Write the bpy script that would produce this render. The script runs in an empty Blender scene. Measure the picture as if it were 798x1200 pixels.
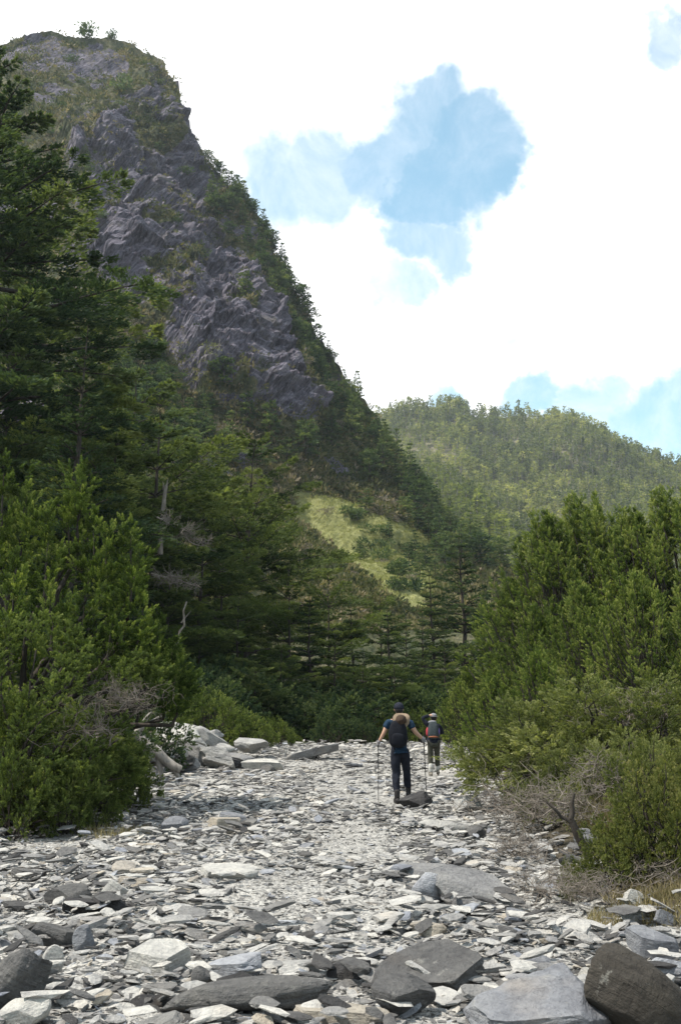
import bpy, bmesh, math, random
import numpy as np
from mathutils import Vector, Matrix, Euler

random.seed(7)
RNG = np.random.default_rng(7)
sc = bpy.context.scene
COL = sc.collection
R = math.radians

# ------------------------------------------------------------------ camera model
CAM = np.array([0.0, 0.0, 1.6])
PITCH = R(11.6)
F = 1167.0
CP, SP = math.cos(PITCH), math.sin(PITCH)


def ray(px, py):
    u = (px - 399.0) / F
    v = (600.0 - py) / F
    return np.array([u, CP - v * SP, SP + v * CP])


def pix(px, py, Y):
    d = ray(px, py)
    return CAM + d * (Y / d[1])


def proj(P):
    q = np.asarray(P, float) - CAM
    f = q[..., 1] * CP + q[..., 2] * SP
    u = q[..., 0] / f
    v = (-q[..., 1] * SP + q[..., 2] * CP) / f
    return 399 + u * F, 600 - v * F


# ------------------------------------------------------------------ noise
def _hash(ix, iy, iz, seed):
    h = (ix.astype(np.uint32) * np.uint32(374761393) + iy.astype(np.uint32) * np.uint32(668265263)
         + iz.astype(np.uint32) * np.uint32(2147483647) + np.uint32(seed * 144269 + 17))
    h = (h ^ (h >> np.uint32(13))) * np.uint32(1274126177)
    h = h ^ (h >> np.uint32(16))
    h = h * np.uint32(2246822519)
    h = h ^ (h >> np.uint32(15))
    return h.astype(np.float64) / 4294967295.0


def vnoise(p, seed=0):
    p = np.asarray(p, float)
    i = np.floor(p).astype(np.int64)
    f = p - i
    f = f * f * f * (f * (f * 6 - 15) + 10)
    out = 0
    for dx in (0, 1):
        wx = f[..., 0] if dx else 1 - f[..., 0]
        for dy in (0, 1):
            wy = f[..., 1] if dy else 1 - f[..., 1]
            for dz in (0, 1):
                wz = f[..., 2] if dz else 1 - f[..., 2]
                out = out + wx * wy * wz * _hash(i[..., 0] + dx, i[..., 1] + dy, i[..., 2] + dz, seed)
    return out * 2 - 1


def fbm(p, octv=4, seed=0, gain=0.5):
    p = np.asarray(p, float)
    a, s, t = 1.0, 0.0, 0.0
    for k in range(octv):
        s = s + a * vnoise(p * (2.03 ** k) + 13.7 * k, seed + k)
        t += a
        a *= gain
    return s / t


def smooth(x, a, b):
    t = np.clip((np.asarray(x, float) - a) / (b - a), 0, 1)
    return t * t * (3 - 2 * t)


def inpoly(px, py, poly):
    px, py = np.asarray(px, float), np.asarray(py, float)
    c = np.zeros(px.shape, bool)
    n = len(poly)
    for i in range(n):
        x1, y1 = poly[i]
        x2, y2 = poly[(i + 1) % n]
        m = ((y1 > py) != (y2 > py)) & (px < (x2 - x1) * (py - y1) / (y2 - y1 + 1e-12) + x1)
        c ^= m
    return c


# ------------------------------------------------------------------ mesh helpers
def make_mesh(name, V, faces, mats, tone=None, smooth_=False, mat_idx=None):
    """faces: list of integer arrays (n,k) - one array per polygon size."""
    me = bpy.data.meshes.new(name)
    V = np.asarray(V, np.float32)
    if not isinstance(faces, (list, tuple)):
        faces = [faces]
    faces = [np.asarray(f, np.int32) for f in faces if len(f)]
    loops = np.concatenate([f.ravel() for f in faces])
    sizes = np.concatenate([np.full(len(f), f.shape[1], np.int32) for f in faces])
    starts = np.concatenate([[0], np.cumsum(sizes)[:-1]]).astype(np.int32)
    me.vertices.add(len(V))
    me.vertices.foreach_set('co', V.ravel())
    me.loops.add(len(loops))
    me.loops.foreach_set('vertex_index', loops)
    me.polygons.add(len(sizes))
    me.polygons.foreach_set('loop_start', starts)
    me.polygons.foreach_set('loop_total', sizes)
    me.polygons.foreach_set('use_smooth', np.full(len(sizes), bool(smooth_)))
    for m in (mats if isinstance(mats, (list, tuple)) else [mats]):
        me.materials.append(m)
    if mat_idx is not None:
        me.polygons.foreach_set('material_index', np.asarray(mat_idx, np.int32))
    if tone is not None:
        at = me.attributes.new('tone', 'FLOAT', 'FACE')
        at.data.foreach_set('value', np.asarray(tone, np.float32))
    me.update(calc_edges=True)
    return me


def link(name, me, parent=None, loc=(0, 0, 0), rot=(0, 0, 0), scale=(1, 1, 1)):
    o = bpy.data.objects.new(name, me)
    COL.objects.link(o)
    o.location = loc
    o.rotation_euler = rot
    o.scale = scale
    if parent is not None:
        o.parent = parent
    return o


def tag(o, label=None, cat=None, group=None, kind=None):
    if label:
        o['label'] = label
    if cat:
        o['category'] = cat
    if group:
        o['group'] = group
    if kind:
        o['kind'] = kind
    return o


def copy_thing(root):
    c = root.copy()
    COL.objects.link(c)
    for ch in root.children:
        d = ch.copy()
        COL.objects.link(d)
        d.parent = c
        for g in ch.children:
            e = g.copy()
            COL.objects.link(e)
            e.parent = d
    return c


def tubes(lines, sides=6, cap=True):
    """lines: list of (pts (n,3), radii (n,)) -> V, quads"""
    VV, FF, off = [], [], 0
    for pts, rad in lines:
        pts = np.asarray(pts, float)
        rad = np.asarray(rad, float)
        n = len(pts)
        t = np.gradient(pts, axis=0)
        t /= np.linalg.norm(t, axis=1, keepdims=True) + 1e-9
        ref = np.array([0, 0, 1.0]) if abs(t[0, 2]) < 0.9 else np.array([1.0, 0, 0])
        a = np.cross(t, ref)
        a /= np.linalg.norm(a, axis=1, keepdims=True) + 1e-9
        b = np.cross(t, a)
        ang = np.arange(sides) * 2 * math.pi / sides
        ring = (a[:, None] * np.cos(ang)[None, :, None] + b[:, None] * np.sin(ang)[None, :, None]) * rad[:, None, None] + pts[:, None]
        VV.append(ring.reshape(-1, 3))
        i = np.arange(n - 1)[:, None] * sides
        j = np.arange(sides)[None]
        k = (j + 1) % sides
        FF.append(np.stack([i + j, i + k, i + sides + k, i + sides + j], -1).reshape(-1, 4) + off)
        off += n * sides
    return np.concatenate(VV), np.concatenate(FF)


def unit(a):
    return a / (np.linalg.norm(a, axis=-1, keepdims=True) + 1e-9)


# ------------------------------------------------------------------ materials
def new_mat(name):
    m = bpy.data.materials.new(name)
    m.use_nodes = True
    nt = m.node_tree
    nt.nodes.clear()
    out = nt.nodes.new('ShaderNodeOutputMaterial')
    return m, nt, out


def N(nt, t, **kw):
    n = nt.nodes.new('ShaderNode' + t)
    for k, v in kw.items():
        setattr(n, k, v)
    return n


def ramp(nt, stops, fac=None):
    n = N(nt, 'ValToRGB')
    e = n.color_ramp.elements
    while len(e) > 1:
        e.remove(e[-1])
    e[0].position = stops[0][0]
    e[0].color = (*stops[0][1], 1)
    for p, c in stops[1:]:
        k = e.new(p)
        k.color = (*c, 1)
    if fac is not None:
        nt.links.new(fac, n.inputs[0])
    return n.outputs[0]


def noise(nt, vec, scale, detail=4, rough=0.55, dist=0.0, out='Fac'):
    n = N(nt, 'TexNoise')
    n.inputs['Scale'].default_value = scale
    n.inputs['Detail'].default_value = detail
    n.inputs['Roughness'].default_value = rough
    n.inputs['Distortion'].default_value = dist
    if vec is not None:
        nt.links.new(vec, n.inputs['Vector'])
    return n.outputs[out]


def math_(nt, op, a, b=None, clamp=False):
    n = N(nt, 'Math', operation=op, use_clamp=clamp)
    for i, v in enumerate((a, b)):
        if v is None:
            continue
        if isinstance(v, (int, float)):
            n.inputs[i].default_value = v
        else:
            nt.links.new(v, n.inputs[i])
    return n.outputs[0]


def mixc(nt, fac, a, b, mode='MIX'):
    n = N(nt, 'Mix', data_type='RGBA', blend_type=mode)
    for s, v in ((0, fac), (6, a), (7, b)):
        if isinstance(v, (int, float)):
            n.inputs[s].default_value = v
        elif isinstance(v, tuple):
            n.inputs[s].default_value = (*v, 1)
        else:
            nt.links.new(v, n.inputs[s])
    return n.outputs[2]


def bump(nt, h, strength, dist):
    n = N(nt, 'Bump')
    n.inputs['Strength'].default_value = strength
    n.inputs['Distance'].default_value = dist
    nt.links.new(h, n.inputs['Height'])
    return n.outputs[0]


def principled(nt, out, col, rough=0.8, spec=0.3, normal=None):
    p = N(nt, 'BsdfPrincipled')
    if isinstance(col, tuple):
        p.inputs['Base Color'].default_value = (*col, 1)
    else:
        nt.links.new(col, p.inputs['Base Color'])
    if isinstance(rough, (int, float)):
        p.inputs['Roughness'].default_value = rough
    else:
        nt.links.new(rough, p.inputs['Roughness'])
    p.inputs['Specular IOR Level'].default_value = spec
    if normal is not None:
        nt.links.new(normal, p.inputs['Normal'])
    if out is not None:
        nt.links.new(p.outputs[0], out.inputs[0])
    return p


def mat_leaf(name, stops, trans=0.35, tcol=(1.25, 1.3, 0.6), rough=0.8, spec=0.06, var=0.25):
    """needle / leaf material: colour by a per-sprig tone, partly random, often lighter at the tips, some light passes through"""
    m, nt, out = new_mat(name)
    a = N(nt, 'Attribute', attribute_name='tone')
    oi = N(nt, 'ObjectInfo')
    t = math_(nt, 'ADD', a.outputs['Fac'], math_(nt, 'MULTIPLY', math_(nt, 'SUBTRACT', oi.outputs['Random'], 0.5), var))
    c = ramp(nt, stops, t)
    p = principled(nt, None, c, rough, spec)
    tr = N(nt, 'BsdfTranslucent')
    nt.links.new(mixc(nt, 1.0, c, tcol, 'MULTIPLY'), tr.inputs[0])
    mx = N(nt, 'MixShader')
    mx.inputs[0].default_value = trans
    nt.links.new(p.outputs[0], mx.inputs[1])
    nt.links.new(tr.outputs[0], mx.inputs[2])
    nt.links.new(mx.outputs[0], out.inputs[0])
    return m


def mat_bark(name, c1, c2, scale=8):
    m, nt, out = new_mat(name)
    tc = N(nt, 'TexCoord')
    mp = N(nt, 'Mapping')
    mp.inputs['Scale'].default_value = (1, 1, 0.25)
    nt.links.new(tc.outputs['Object'], mp.inputs[0])
    n = noise(nt, mp.outputs[0], scale, 6, 0.65)
    principled(nt, out, ramp(nt, [(0.3, c1), (0.7, c2)], n), 0.9, 0.15, bump(nt, n, 0.6, 0.03))
    return m


def mat_plain(name, col, rough=0.7, spec=0.3, var=0.25, scale=30):
    m, nt, out = new_mat(name)
    tc = N(nt, 'TexCoord')
    n = noise(nt, tc.outputs['Object'], scale, 4, 0.6)
    d = tuple(c * (1 - var) for c in col)
    l = tuple(min(1, c * (1 + var)) for c in col)
    principled(nt, out, ramp(nt, [(0.3, d), (0.7, l)], n), rough, spec, bump(nt, n, 0.25, 0.01))
    return m


def mat_stone(name, mode):
    """slate: mode 'object' takes its tone from obj.color, 'face' from the tone attribute of the stone"""
    m, nt, out = new_mat(name)
    tc = N(nt, 'TexCoord')
    geo = N(nt, 'NewGeometry')
    if mode == 'object':
        oi = N(nt, 'ObjectInfo')
        base = oi.outputs['Color']
        vec = N(nt, 'VectorMath', operation='ADD')
        nt.links.new(tc.outputs['Object'], vec.inputs[0])
        cx = N(nt, 'CombineXYZ')
        nt.links.new(math_(nt, 'MULTIPLY', oi.outputs['Random'], 31.0), cx.inputs[0])
        nt.links.new(cx.outputs[0], vec.inputs[1])
        vec = vec.outputs[0]
        k = 1.0
    else:
        a = N(nt, 'Attribute', attribute_name='tone')
        base = ramp(nt, [(0.0, (0.055, 0.053, 0.052)), (0.10, (0.115, 0.112, 0.108)), (0.25, (0.225, 0.219, 0.21)),
                         (0.42, (0.33, 0.322, 0.305)), (0.6, (0.43, 0.418, 0.39)), (0.78, (0.49, 0.472, 0.432)),
                         (0.86, (0.36, 0.32, 0.26)), (0.93, (0.21, 0.222, 0.25)), (1.0, (0.36, 0.37, 0.385))], a.outputs['Fac'])
        vec = tc.outputs['Object']
        k = 1.0
    n1 = noise(nt, vec, 3.2 * k, 5, 0.6)
    n2 = noise(nt, vec, 22 * k, 5, 0.7)
    mp = N(nt, 'Mapping')
    mp.inputs['Scale'].default_value = (1.2, 1.2, 14)
    nt.links.new(vec, mp.inputs[0])
    n3 = noise(nt, mp.outputs[0], 3.0, 5, 0.65, 0.6)
    c = mixc(nt, 1.0, base, ramp(nt, [(0.25, (0.62, 0.62, 0.64)), (0.5, (1, 1, 1)), (0.75, (1.22, 1.2, 1.15))], n1), 'MULTIPLY')
    c = mixc(nt, 0.7, c, ramp(nt, [(0.3, (0.6, 0.6, 0.62)), (0.55, (1, 1, 1)), (0.75, (1.2, 1.2, 1.2))], n2), 'MULTIPLY')
    c = mixc(nt, 0.5, c, ramp(nt, [(0.34, (0.55, 0.55, 0.58)), (0.5, (1, 1, 1)), (0.7, (1.12, 1.1, 1.08))], n3), 'MULTIPLY')
    # rusty mineral bloom in patches
    st = ramp(nt, [(0.62, (0, 0, 0)), (0.75, (1, 1, 1))], noise(nt, vec, 1.7, 3, 0.5))
    c = mixc(nt, math_(nt, 'MULTIPLY', st, 0.35), c, mixc(nt, 1.0, c, (1.25, 1.0, 0.72), 'MULTIPLY'))
    # hairline cracks and pale lichen blotches
    wv = N(nt, 'VectorMath', operation='ADD')
    nz = N(nt, 'TexNoise')
    nz.inputs['Scale'].default_value = 4.0
    nt.links.new(vec, nz.inputs[0])
    ws = N(nt, 'VectorMath', operation='SCALE')
    ws.inputs['Scale'].default_value = 0.9
    nt.links.new(nz.outputs['Color'], ws.inputs[0])
    nt.links.new(vec, wv.inputs[0])
    nt.links.new(ws.outputs[0], wv.inputs[1])
    vc = N(nt, 'TexVoronoi', feature='DISTANCE_TO_EDGE')
    vc.inputs['Scale'].default_value = 2.2
    nt.links.new(wv.outputs[0], vc.inputs[0])
    crack = ramp(nt, [(0.0, (0.4, 0.4, 0.41)), (0.010, (1, 1, 1))], vc.outputs['Distance'])
    cm = ramp(nt, [(0.52, (0, 0, 0)), (0.62, (0.6, 0.6, 0.6))], noise(nt, vec, 2.1, 3, 0.5))
    c = mixc(nt, cm, c, mixc(nt, 1.0, c, crack, 'MULTIPLY'))
    if mode == 'object':
        lich = ramp(nt, [(0.60, (0, 0, 0)), (0.66, (1, 1, 1))], noise(nt, vec, 9.0, 6, 0.75))
        c = mixc(nt, math_(nt, 'MULTIPLY', lich, 0.3), c, (0.36, 0.35, 0.31))
    n4 = noise(nt, vec, 60, 4, 0.7)
    h = math_(nt, 'ADD', math_(nt, 'ADD', math_(nt, 'MULTIPLY', n2, 0.9), math_(nt, 'MULTIPLY', n3, 0.6)), math_(nt, 'MULTIPLY', n4, 0.35))
    principled(nt, out, c, 0.85, 0.15, bump(nt, h, 1.0, 0.035))
    return m


M = {}
M['juniper'] = mat_leaf('juniper_needles', [(0.0, (0.028, 0.042, 0.013)), (0.35, (0.074, 0.112, 0.030)), (0.65, (0.165, 0.21, 0.056)), (1.0, (0.36, 0.38, 0.14))], 0.45)
M['juniper_yellow'] = mat_leaf('juniper_needles_yellow', [(0.0, (0.034, 0.044, 0.015)), (0.4, (0.088, 0.122, 0.038)), (0.75, (0.17, 0.21, 0.065)), (1.0, (0.29, 0.31, 0.115))], 0.42)
M['boxleaf'] = mat_leaf('shrub_leaves', [(0.0, (0.038, 0.05, 0.018)), (0.4, (0.112, 0.13, 0.042)), (0.8, (0.19, 0.20, 0.068)), (1.0, (0.30, 0.27, 0.12))], 0.4)
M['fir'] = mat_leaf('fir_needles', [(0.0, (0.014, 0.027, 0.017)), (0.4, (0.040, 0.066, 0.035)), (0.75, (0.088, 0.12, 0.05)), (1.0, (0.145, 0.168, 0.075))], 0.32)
M['hemlock'] = mat_leaf('hemlock_needles', [(0.0, (0.024, 0.04, 0.018)), (0.4, (0.084, 0.112, 0.044)), (0.75, (0.175, 0.205, 0.072)), (1.0, (0.27, 0.28, 0.115))], 0.40)
M['slope'] = mat_leaf('slope_tree_needles', [(0.0, (0.02, 0.042, 0.024)), (0.4, (0.068, 0.104, 0.048)), (0.8, (0.125, 0.16, 0.066)), (1.0, (0.20, 0.215, 0.09))], 0.36, var=0.5)
M['farwood'] = mat_leaf('far_wood_needles', [(0.0, (0.07, 0.09, 0.04)), (0.4, (0.185, 0.205, 0.08)), (0.75, (0.31, 0.305, 0.12)), (1.0, (0.40, 0.38, 0.18))], 0.42)
M['spurwood'] = mat_leaf('spur_wood_needles', [(0.0, (0.06, 0.08, 0.025)), (0.4, (0.15, 0.175, 0.05)), (0.75, (0.24, 0.26, 0.07)), (1.0, (0.34, 0.34, 0.11))], 0.45)
M['juniper_pale'] = mat_leaf('juniper_needles_pale', [(0.0, (0.045, 0.055, 0.022)), (0.4, (0.12, 0.138, 0.05)), (0.75, (0.20, 0.215, 0.085)), (1.0, (0.30, 0.30, 0.14))], 0.40)
M['scrub'] = mat_leaf('scrub_leaves', [(0.0, (0.035, 0.05, 0.022)), (0.3, (0.08, 0.092, 0.038)), (0.6, (0.155, 0.14, 0.07)), (0.85, (0.23, 0.185, 0.12)), (1.0, (0.32, 0.26, 0.20))], 0.28)
M['rhodo'] = mat_leaf('grey_shrub_twigs', [(0.0, (0.10, 0.085, 0.065)), (0.5, (0.22, 0.19, 0.155)), (1.0, (0.36, 0.32, 0.27))], 0.15)
M['drygrass'] = mat_leaf('dry_grass', [(0.0, (0.12, 0.10, 0.05)), (0.5, (0.24, 0.20, 0.11)), (1.0, (0.36, 0.31, 0.19))], 0.3)
M['meadow'] = mat_leaf('bamboo_grass', [(0.0, (0.13, 0.142, 0.052)), (0.5, (0.26, 0.265, 0.10)), (1.0, (0.40, 0.38, 0.17))], 0.25)
M['bark'] = mat_bark('conifer_bark', (0.018, 0.015, 0.012), (0.075, 0.064, 0.054))
M['bark_grey'] = mat_bark('weathered_bark', (0.12, 0.108, 0.095), (0.36, 0.33, 0.29), 10)
M['twig'] = mat_bark('dry_twigs', (0.09, 0.075, 0.06), (0.27, 0.235, 0.20), 14)
M['stone'] = mat_stone('slate_object', 'object')
M['rubble'] = mat_stone('slate_rubble', 'face')


# ------------------------------------------------------------------ ground
def right_edge(y):
    return np.interp(y, [0, 6, 7.5, 8.5, 11.7, 16, 20.7, 33, 45], [3.6, 2.9, 2.56, 2.1, 2.15, 2.5, 3.0, 4.6, 7.0])


def left_edge(y):
    return np.interp(y, [0, 8, 13.8, 15.5, 20, 26, 33, 45], [-5.0, -4.9, -4.6, -3.9, -4.3, -5.4, -4.6, -8.0])


def ground_z(x, y):
    x, y = np.asarray(x, float), np.asarray(y, float)
    z = np.interp(y, [-40, 0, 5, 12, 18.6, 24, 27, 30, 33, 36, 42, 60, 120, 400, 3000],
                  [0, 0, 0, 0.0, 0.01, 0.03, 0.1, 0.3, 0.6, 0.68, 0.45, 1.2, 2.0, 3.0, 0])
    near = smooth(y, 90, 60)
    rb = np.clip(x - right_edge(y), 0, None)
    lb = np.clip(left_edge(y) - x, 0, None)
    z = z + near * (1.1 * (1 - np.exp(-rb * 0.30)) + 1.4 * (1 - np.exp(-lb * 0.28)))
    P = np.stack([x, y, np.zeros_like(x)], -1)
    lump = 0.05 * fbm(P * 0.9, 3, 5) + 0.10 * fbm(P * 0.22, 2, 9)
    return z + lump * smooth(np.abs(y), 120, 50)


def gz(x, y):
    return float(ground_z(np.array([x]), np.array([y]))[0])


_ys = np.concatenate([np.arange(2.5, 20, 0.03), np.arange(20, 60, 0.06)])


def ghit(px, py):
    d = ray(px, py)
    P = CAM[None] + d[None] * (_ys / d[1])[:, None]
    g = ground_z(P[:, 0], P[:, 1])
    k = np.nonzero(P[:, 2] <= g)[0]
    i = k[0] if len(k) else len(_ys) - 1
    return np.array([P[i, 0], P[i, 1], g[i]])


def build_ground():
    xs = np.concatenate([-np.geomspace(3000, 40, 24), np.arange(-38, -9, 0.7), np.arange(-9, 9.01, 0.11), np.arange(9.7, 38, 0.7), np.geomspace(40, 3000, 24)])
    ys = np.concatenate([-np.geomspace(3000, 12, 22), np.arange(-11, 3, 0.6), np.arange(3, 40, 0.12), np.arange(40.5, 130, 1.5), np.geomspace(135, 3000, 26)])
    X, Y = np.meshgrid(xs, ys)
    Z = ground_z(X, Y)
    V = np.stack([X, Y, Z], -1).reshape(-1, 3)
    nx, ny = len(xs), len(ys)
    i = np.arange(ny - 1)[:, None] * nx + np.arange(nx - 1)[None]
    Fq = np.stack([i, i + 1, i + nx + 1, i + nx], -1).reshape(-1, 4)
    m, nt, out = new_mat('gravel_and_soil')
    tc = N(nt, 'TexCoord')
    vec = tc.outputs['Object']
    bed = N(nt, 'Attribute', attribute_name='bed')
    vo = N(nt, 'TexVoronoi')
    vo.inputs['Scale'].default_value = 26
    nt.links.new(vec, vo.inputs[0])
    vo2 = N(nt, 'TexVoronoi')
    vo2.inputs['Scale'].default_value = 60
    nt.links.new(vec, vo2.inputs[0])
    sep = N(nt, 'SeparateColor')
    nt.links.new(vo.outputs['Color'], sep.inputs[0])
    sep2 = N(nt, 'SeparateColor')
    nt.links.new(vo2.outputs['Color'], sep2.inputs[0])
    mixv = math_(nt, 'ADD', math_(nt, 'MULTIPLY', sep.outputs[0], 0.5), math_(nt, 'MULTIPLY', sep2.outputs[1], 0.5))
    grav = ramp(nt, [(0.1, (0.10, 0.098, 0.095)), (0.35, (0.25, 0.245, 0.235)), (0.6, (0.36, 0.35, 0.33)), (0.9, (0.46, 0.45, 0.425))], mixv)
    grav = mixc(nt, 0.6, grav, ramp(nt, [(0.3, (0.7, 0.68, 0.65)), (0.6, (1.05, 1.04, 1.0))], noise(nt, vec, 1.1, 4)), 'MULTIPLY')
    n2 = noise(nt, vec, 3.0, 6, 0.7)
    soil = ramp(nt, [(0.3, (0.03, 0.027, 0.018)), (0.5, (0.065, 0.056, 0.038)), (0.7, (0.12, 0.10, 0.072))], n2)
    edge = math_(nt, 'ADD', bed.outputs['Fac'], math_(nt, 'MULTIPLY', math_(nt, 'SUBTRACT', n2, 0.5), 0.8))
    fac = ramp(nt, [(0.4, (0, 0, 0)), (0.6, (1, 1, 1))], edge)
    h = math_(nt, 'ADD', math_(nt, 'MULTIPLY', vo.outputs['Distance'], -0.8), math_(nt, 'MULTIPLY', vo2.outputs['Distance'], -0.5))
    principled(nt, out, mixc(nt, fac, soil, grav), 0.9, 0.2, bump(nt, h, 0.9, 0.03))
    me = make_mesh('creek_bed_ground', V, Fq, m, smooth_=True)
    at = me.attributes.new('bed', 'FLOAT', 'POINT')
    x, y = V[:, 0], V[:, 1]
    b = smooth(x, left_edge(y) - 0.7, left_edge(y) + 0.3) * smooth(x, right_edge(y) + 0.5, right_edge(y) - 0.2) * smooth(y, 46, 40)
    at.data.foreach_set('value', b.astype(np.float32))
    o = link('ground', me)
    tag(o, kind='structure')


build_ground()


# ------------------------------------------------------------------ mountain
def resample(pts, n):
    pts = np.asarray(pts, float)
    t = np.linspace(0, len(pts) - 1, n)
    k = np.arange(len(pts))
    return np.stack([np.interp(t, k, pts[:, c]) for c in range(pts.shape[1])], -1)


RIDGE = [(-260, 200, 246), (-60, 75, 255), (0, 57, 258), (35, 42, 260), (60, 38, 262), (100, 46, 264), (150, 53, 265), (185, 68, 264), (205, 95, 262),
         (220, 145, 259), (240, 182, 256), (265, 216, 253), (290, 242, 250), (310, 268, 247), (330, 312, 244), (352, 355, 240), (375, 402, 236), (400, 442, 232),
         (430, 482, 228), (452, 520, 224), (475, 563, 220), (500, 597, 215), (530, 630, 210), (565, 662, 205), (610, 695, 200), (680, 745, 195)]
RIDGE3 = np.array([pix(*r) for r in RIDGE])
FOOTX = np.interp(np.linspace(0, 1, len(RIDGE)), np.linspace(0, 1, 15), [-75, -58, -47, -39, -33, -28, -23, -18, -12, -5, 3, 12, 22, 34, 48])
FOOTY = np.interp(np.linspace(0, 1, len(RIDGE)), np.linspace(0, 1, 15), [18, 26, 33, 38, 43, 47, 51, 55, 60, 66, 74, 86, 104, 130, 165])
FOOT3 = np.stack([FOOTX, FOOTY, np.full(len(RIDGE), 0.8)], -1)

CLIFF_POLY = [(75, 180), (120, 128), (165, 116), (178, 72), (200, 82), (218, 130), (238, 185), (248, 222), (274, 268), (296, 318), (313, 362), (330, 408), (352, 440), (380, 495),
              (350, 512), (300, 492), (250, 468), (215, 462), (190, 420), (155, 375), (115, 325), (88, 240)]
MEADOW_POLY = [(340, 572), (385, 586), (430, 596), (455, 608), (500, 624), (522, 655), (508, 692), (485, 714), (445, 694), (400, 648), (352, 612)]

NS, NT, NB = 640, 560, 40


def build_mountain():
    rid = resample(RIDGE3, NS)
    foot = resample(FOOT3, NS)
    s = np.linspace(0, 1, NS)
    t = np.linspace(0, 1, NT)
    u = t
    steep = np.where(u < 0.6, 0.33 * u / 0.6, 0.33 + 0.67 * (u - 0.6) / 0.4)
    k = 5
    ker = np.ones(41) / 41
    pad = np.concatenate([np.full(20, steep[0]), steep, np.full(20, steep[-1])])
    steep = np.convolve(pad, ker, 'valid')
    steep[0], steep[-1] = 0, 1
    mild = 0.55 * u + 0.45 * u ** 1.5
    ck = smooth(s, 0.95, 0.62)
    prof = steep[:, None] * ck[None] + mild[:, None] * (1 - ck[None])
    P = foot[None] + (rid - foot)[None] * u[:, None, None]
    P[..., 2] = foot[None, :, 2] + (rid - foot)[None, :, 2] * prof
    # the side away from the camera
    tb = np.linspace(0, 1, NB + 1)[1:]
    back = rid[None] + tb[:, None, None] * np.array([60.0, 170.0, 0])[None, None]
    back[..., 2] = rid[None, :, 2] * (1 - tb[:, None]) ** 1.3 - 2 * tb[:, None]
    P = np.concatenate([P, back], 0)
    # normals
    du = np.gradient(P, axis=0)
    ds = np.gradient(P, axis=1)
    nrm = unit(np.cross(ds, du))
    nrm *= np.sign(-(nrm * (P - CAM)).sum(-1, keepdims=True)) * 1.0
    px, py = proj(P)
    tt = np.concatenate([t, 1 + tb])[:, None] * np.ones(NS)[None]
    jit = fbm(P / 18.0, 4, 21) * 45
    ins = np.zeros(px.shape)
    for dx, dy in ((0, 0), (12, 0), (-12, 0), (0, 14), (0, -14), (8, 8), (-8, -8), (8, -8), (-8, 8)):
        ins += inpoly(px + jit * 0.5 + dx, py + jit * 0.35 + dy, CLIFF_POLY)
    rock = ins / 9.0
    rock = np.where(tt > 1.02, 0.4, rock)
    # displacement: big ribs + strata ledges on the rock
    fall = smooth(tt, 0.0, 0.12) * (1 - 0.55 * smooth(tt, 0.93, 1.0))
    crest = np.exp(-((tt - 1.0) / 0.09) ** 2) * (2.2 * fbm(P / 8.0, 3, 141) + 1.6 * np.abs(fbm(P / 2.6, 3, 143)))
    d = 5.0 * fbm(P / 38.0, 3, 31) + 2.2 * fbm(P / 12.0, 3, 37)
    ang = R(52)
    a = P[..., 0] * math.cos(ang) + P[..., 2] * math.sin(ang)       # along the beds
    b = -P[..., 0] * math.sin(ang) + P[..., 2] * math.cos(ang)      # across the beds
    w = fbm(P / 30.0, 3, 51) * 6
    strata = np.stack([a / 26, (b + w) / 3.2, P[..., 1] / 22], -1)
    st1 = 1 - np.abs(fbm(strata, 4, 61)) * 2
    st2 = fbm(np.stack([a / 7, (b + w) / 0.9, P[..., 1] / 7], -1), 3, 71)
    blocks = 1 - np.abs(fbm(P / 7.5 + st1[..., None] * 0.4, 4, 81)) * 2
    gul = np.stack([(P[..., 0] + P[..., 1] * 0.3 + 0.35 * P[..., 2]) / 17.0 + 0.6 * fbm(P / 25.0, 2, 151), P[..., 2] / 75.0, 0 * P[..., 0]], -1)
    gully = np.abs(fbm(gul, 3, 153)) * 2                       # 0 in the gully floor
    ledge = fbm(np.stack([a / 60, (b + w * 1.5) / 11.0, P[..., 1] / 60], -1), 2, 157)
    big = 1 - np.abs(fbm(P / 16.0, 4, 83)) * 2
    def cells(q, seed):
        q = np.floor(q).astype(np.int64)
        return _hash(q[..., 0], q[..., 1], q[..., 2], seed) * 2 - 1
    wz = fbm(P / 9.0, 3, 171)
    c1 = cells(np.stack([a / 8.0 + wz * 0.7, (b + w) / 2.6 + wz * 0.5, P[..., 1] / 7.0], -1), 173)
    c2 = cells(np.stack([a / 3.4 + wz, (b + w) / 1.15, P[..., 1] / 3.2 + wz], -1), 177)
    d = d + rock * (1.25 * c1 + 0.55 * c2)
    d = d + rock * (0.5 * st1 + 0.4 * st2 + 0.4 * blocks + 3.0 * big + 0.6 * (1 - 2 * np.abs(fbm(P / 3.6, 3, 161))) + 0.35 * fbm(P / 1.3, 2, 163) + 7.0 * np.clip(gully, 0, 0.9) - 3.0 + 2.6 * np.round(ledge * 3) / 3)
    d = d + (1 - rock) * (0.9 * fbm(P / 4.0, 3, 91) + 0.35 * fbm(P / 1.3, 2, 95))
    P = P + nrm * (d * fall)[..., None]
    P[..., 2] += crest
    V = P.reshape(-1, 3)
    nt_ = NT + NB
    i = np.arange(nt_ - 1)[:, None] * NS + np.arange(NS - 1)[None]
    Fq = np.stack([i, i + 1, i + NS + 1, i + NS], -1).reshape(-1, 4)

    px, py = proj(P)
    pockets = fbm(np.stack([a / 13, (b + w) / 6.0, P[..., 1] / 12], -1), 4, 101) + 0.25 * (0.35 - np.clip(gully, 0, 0.7))
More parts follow.
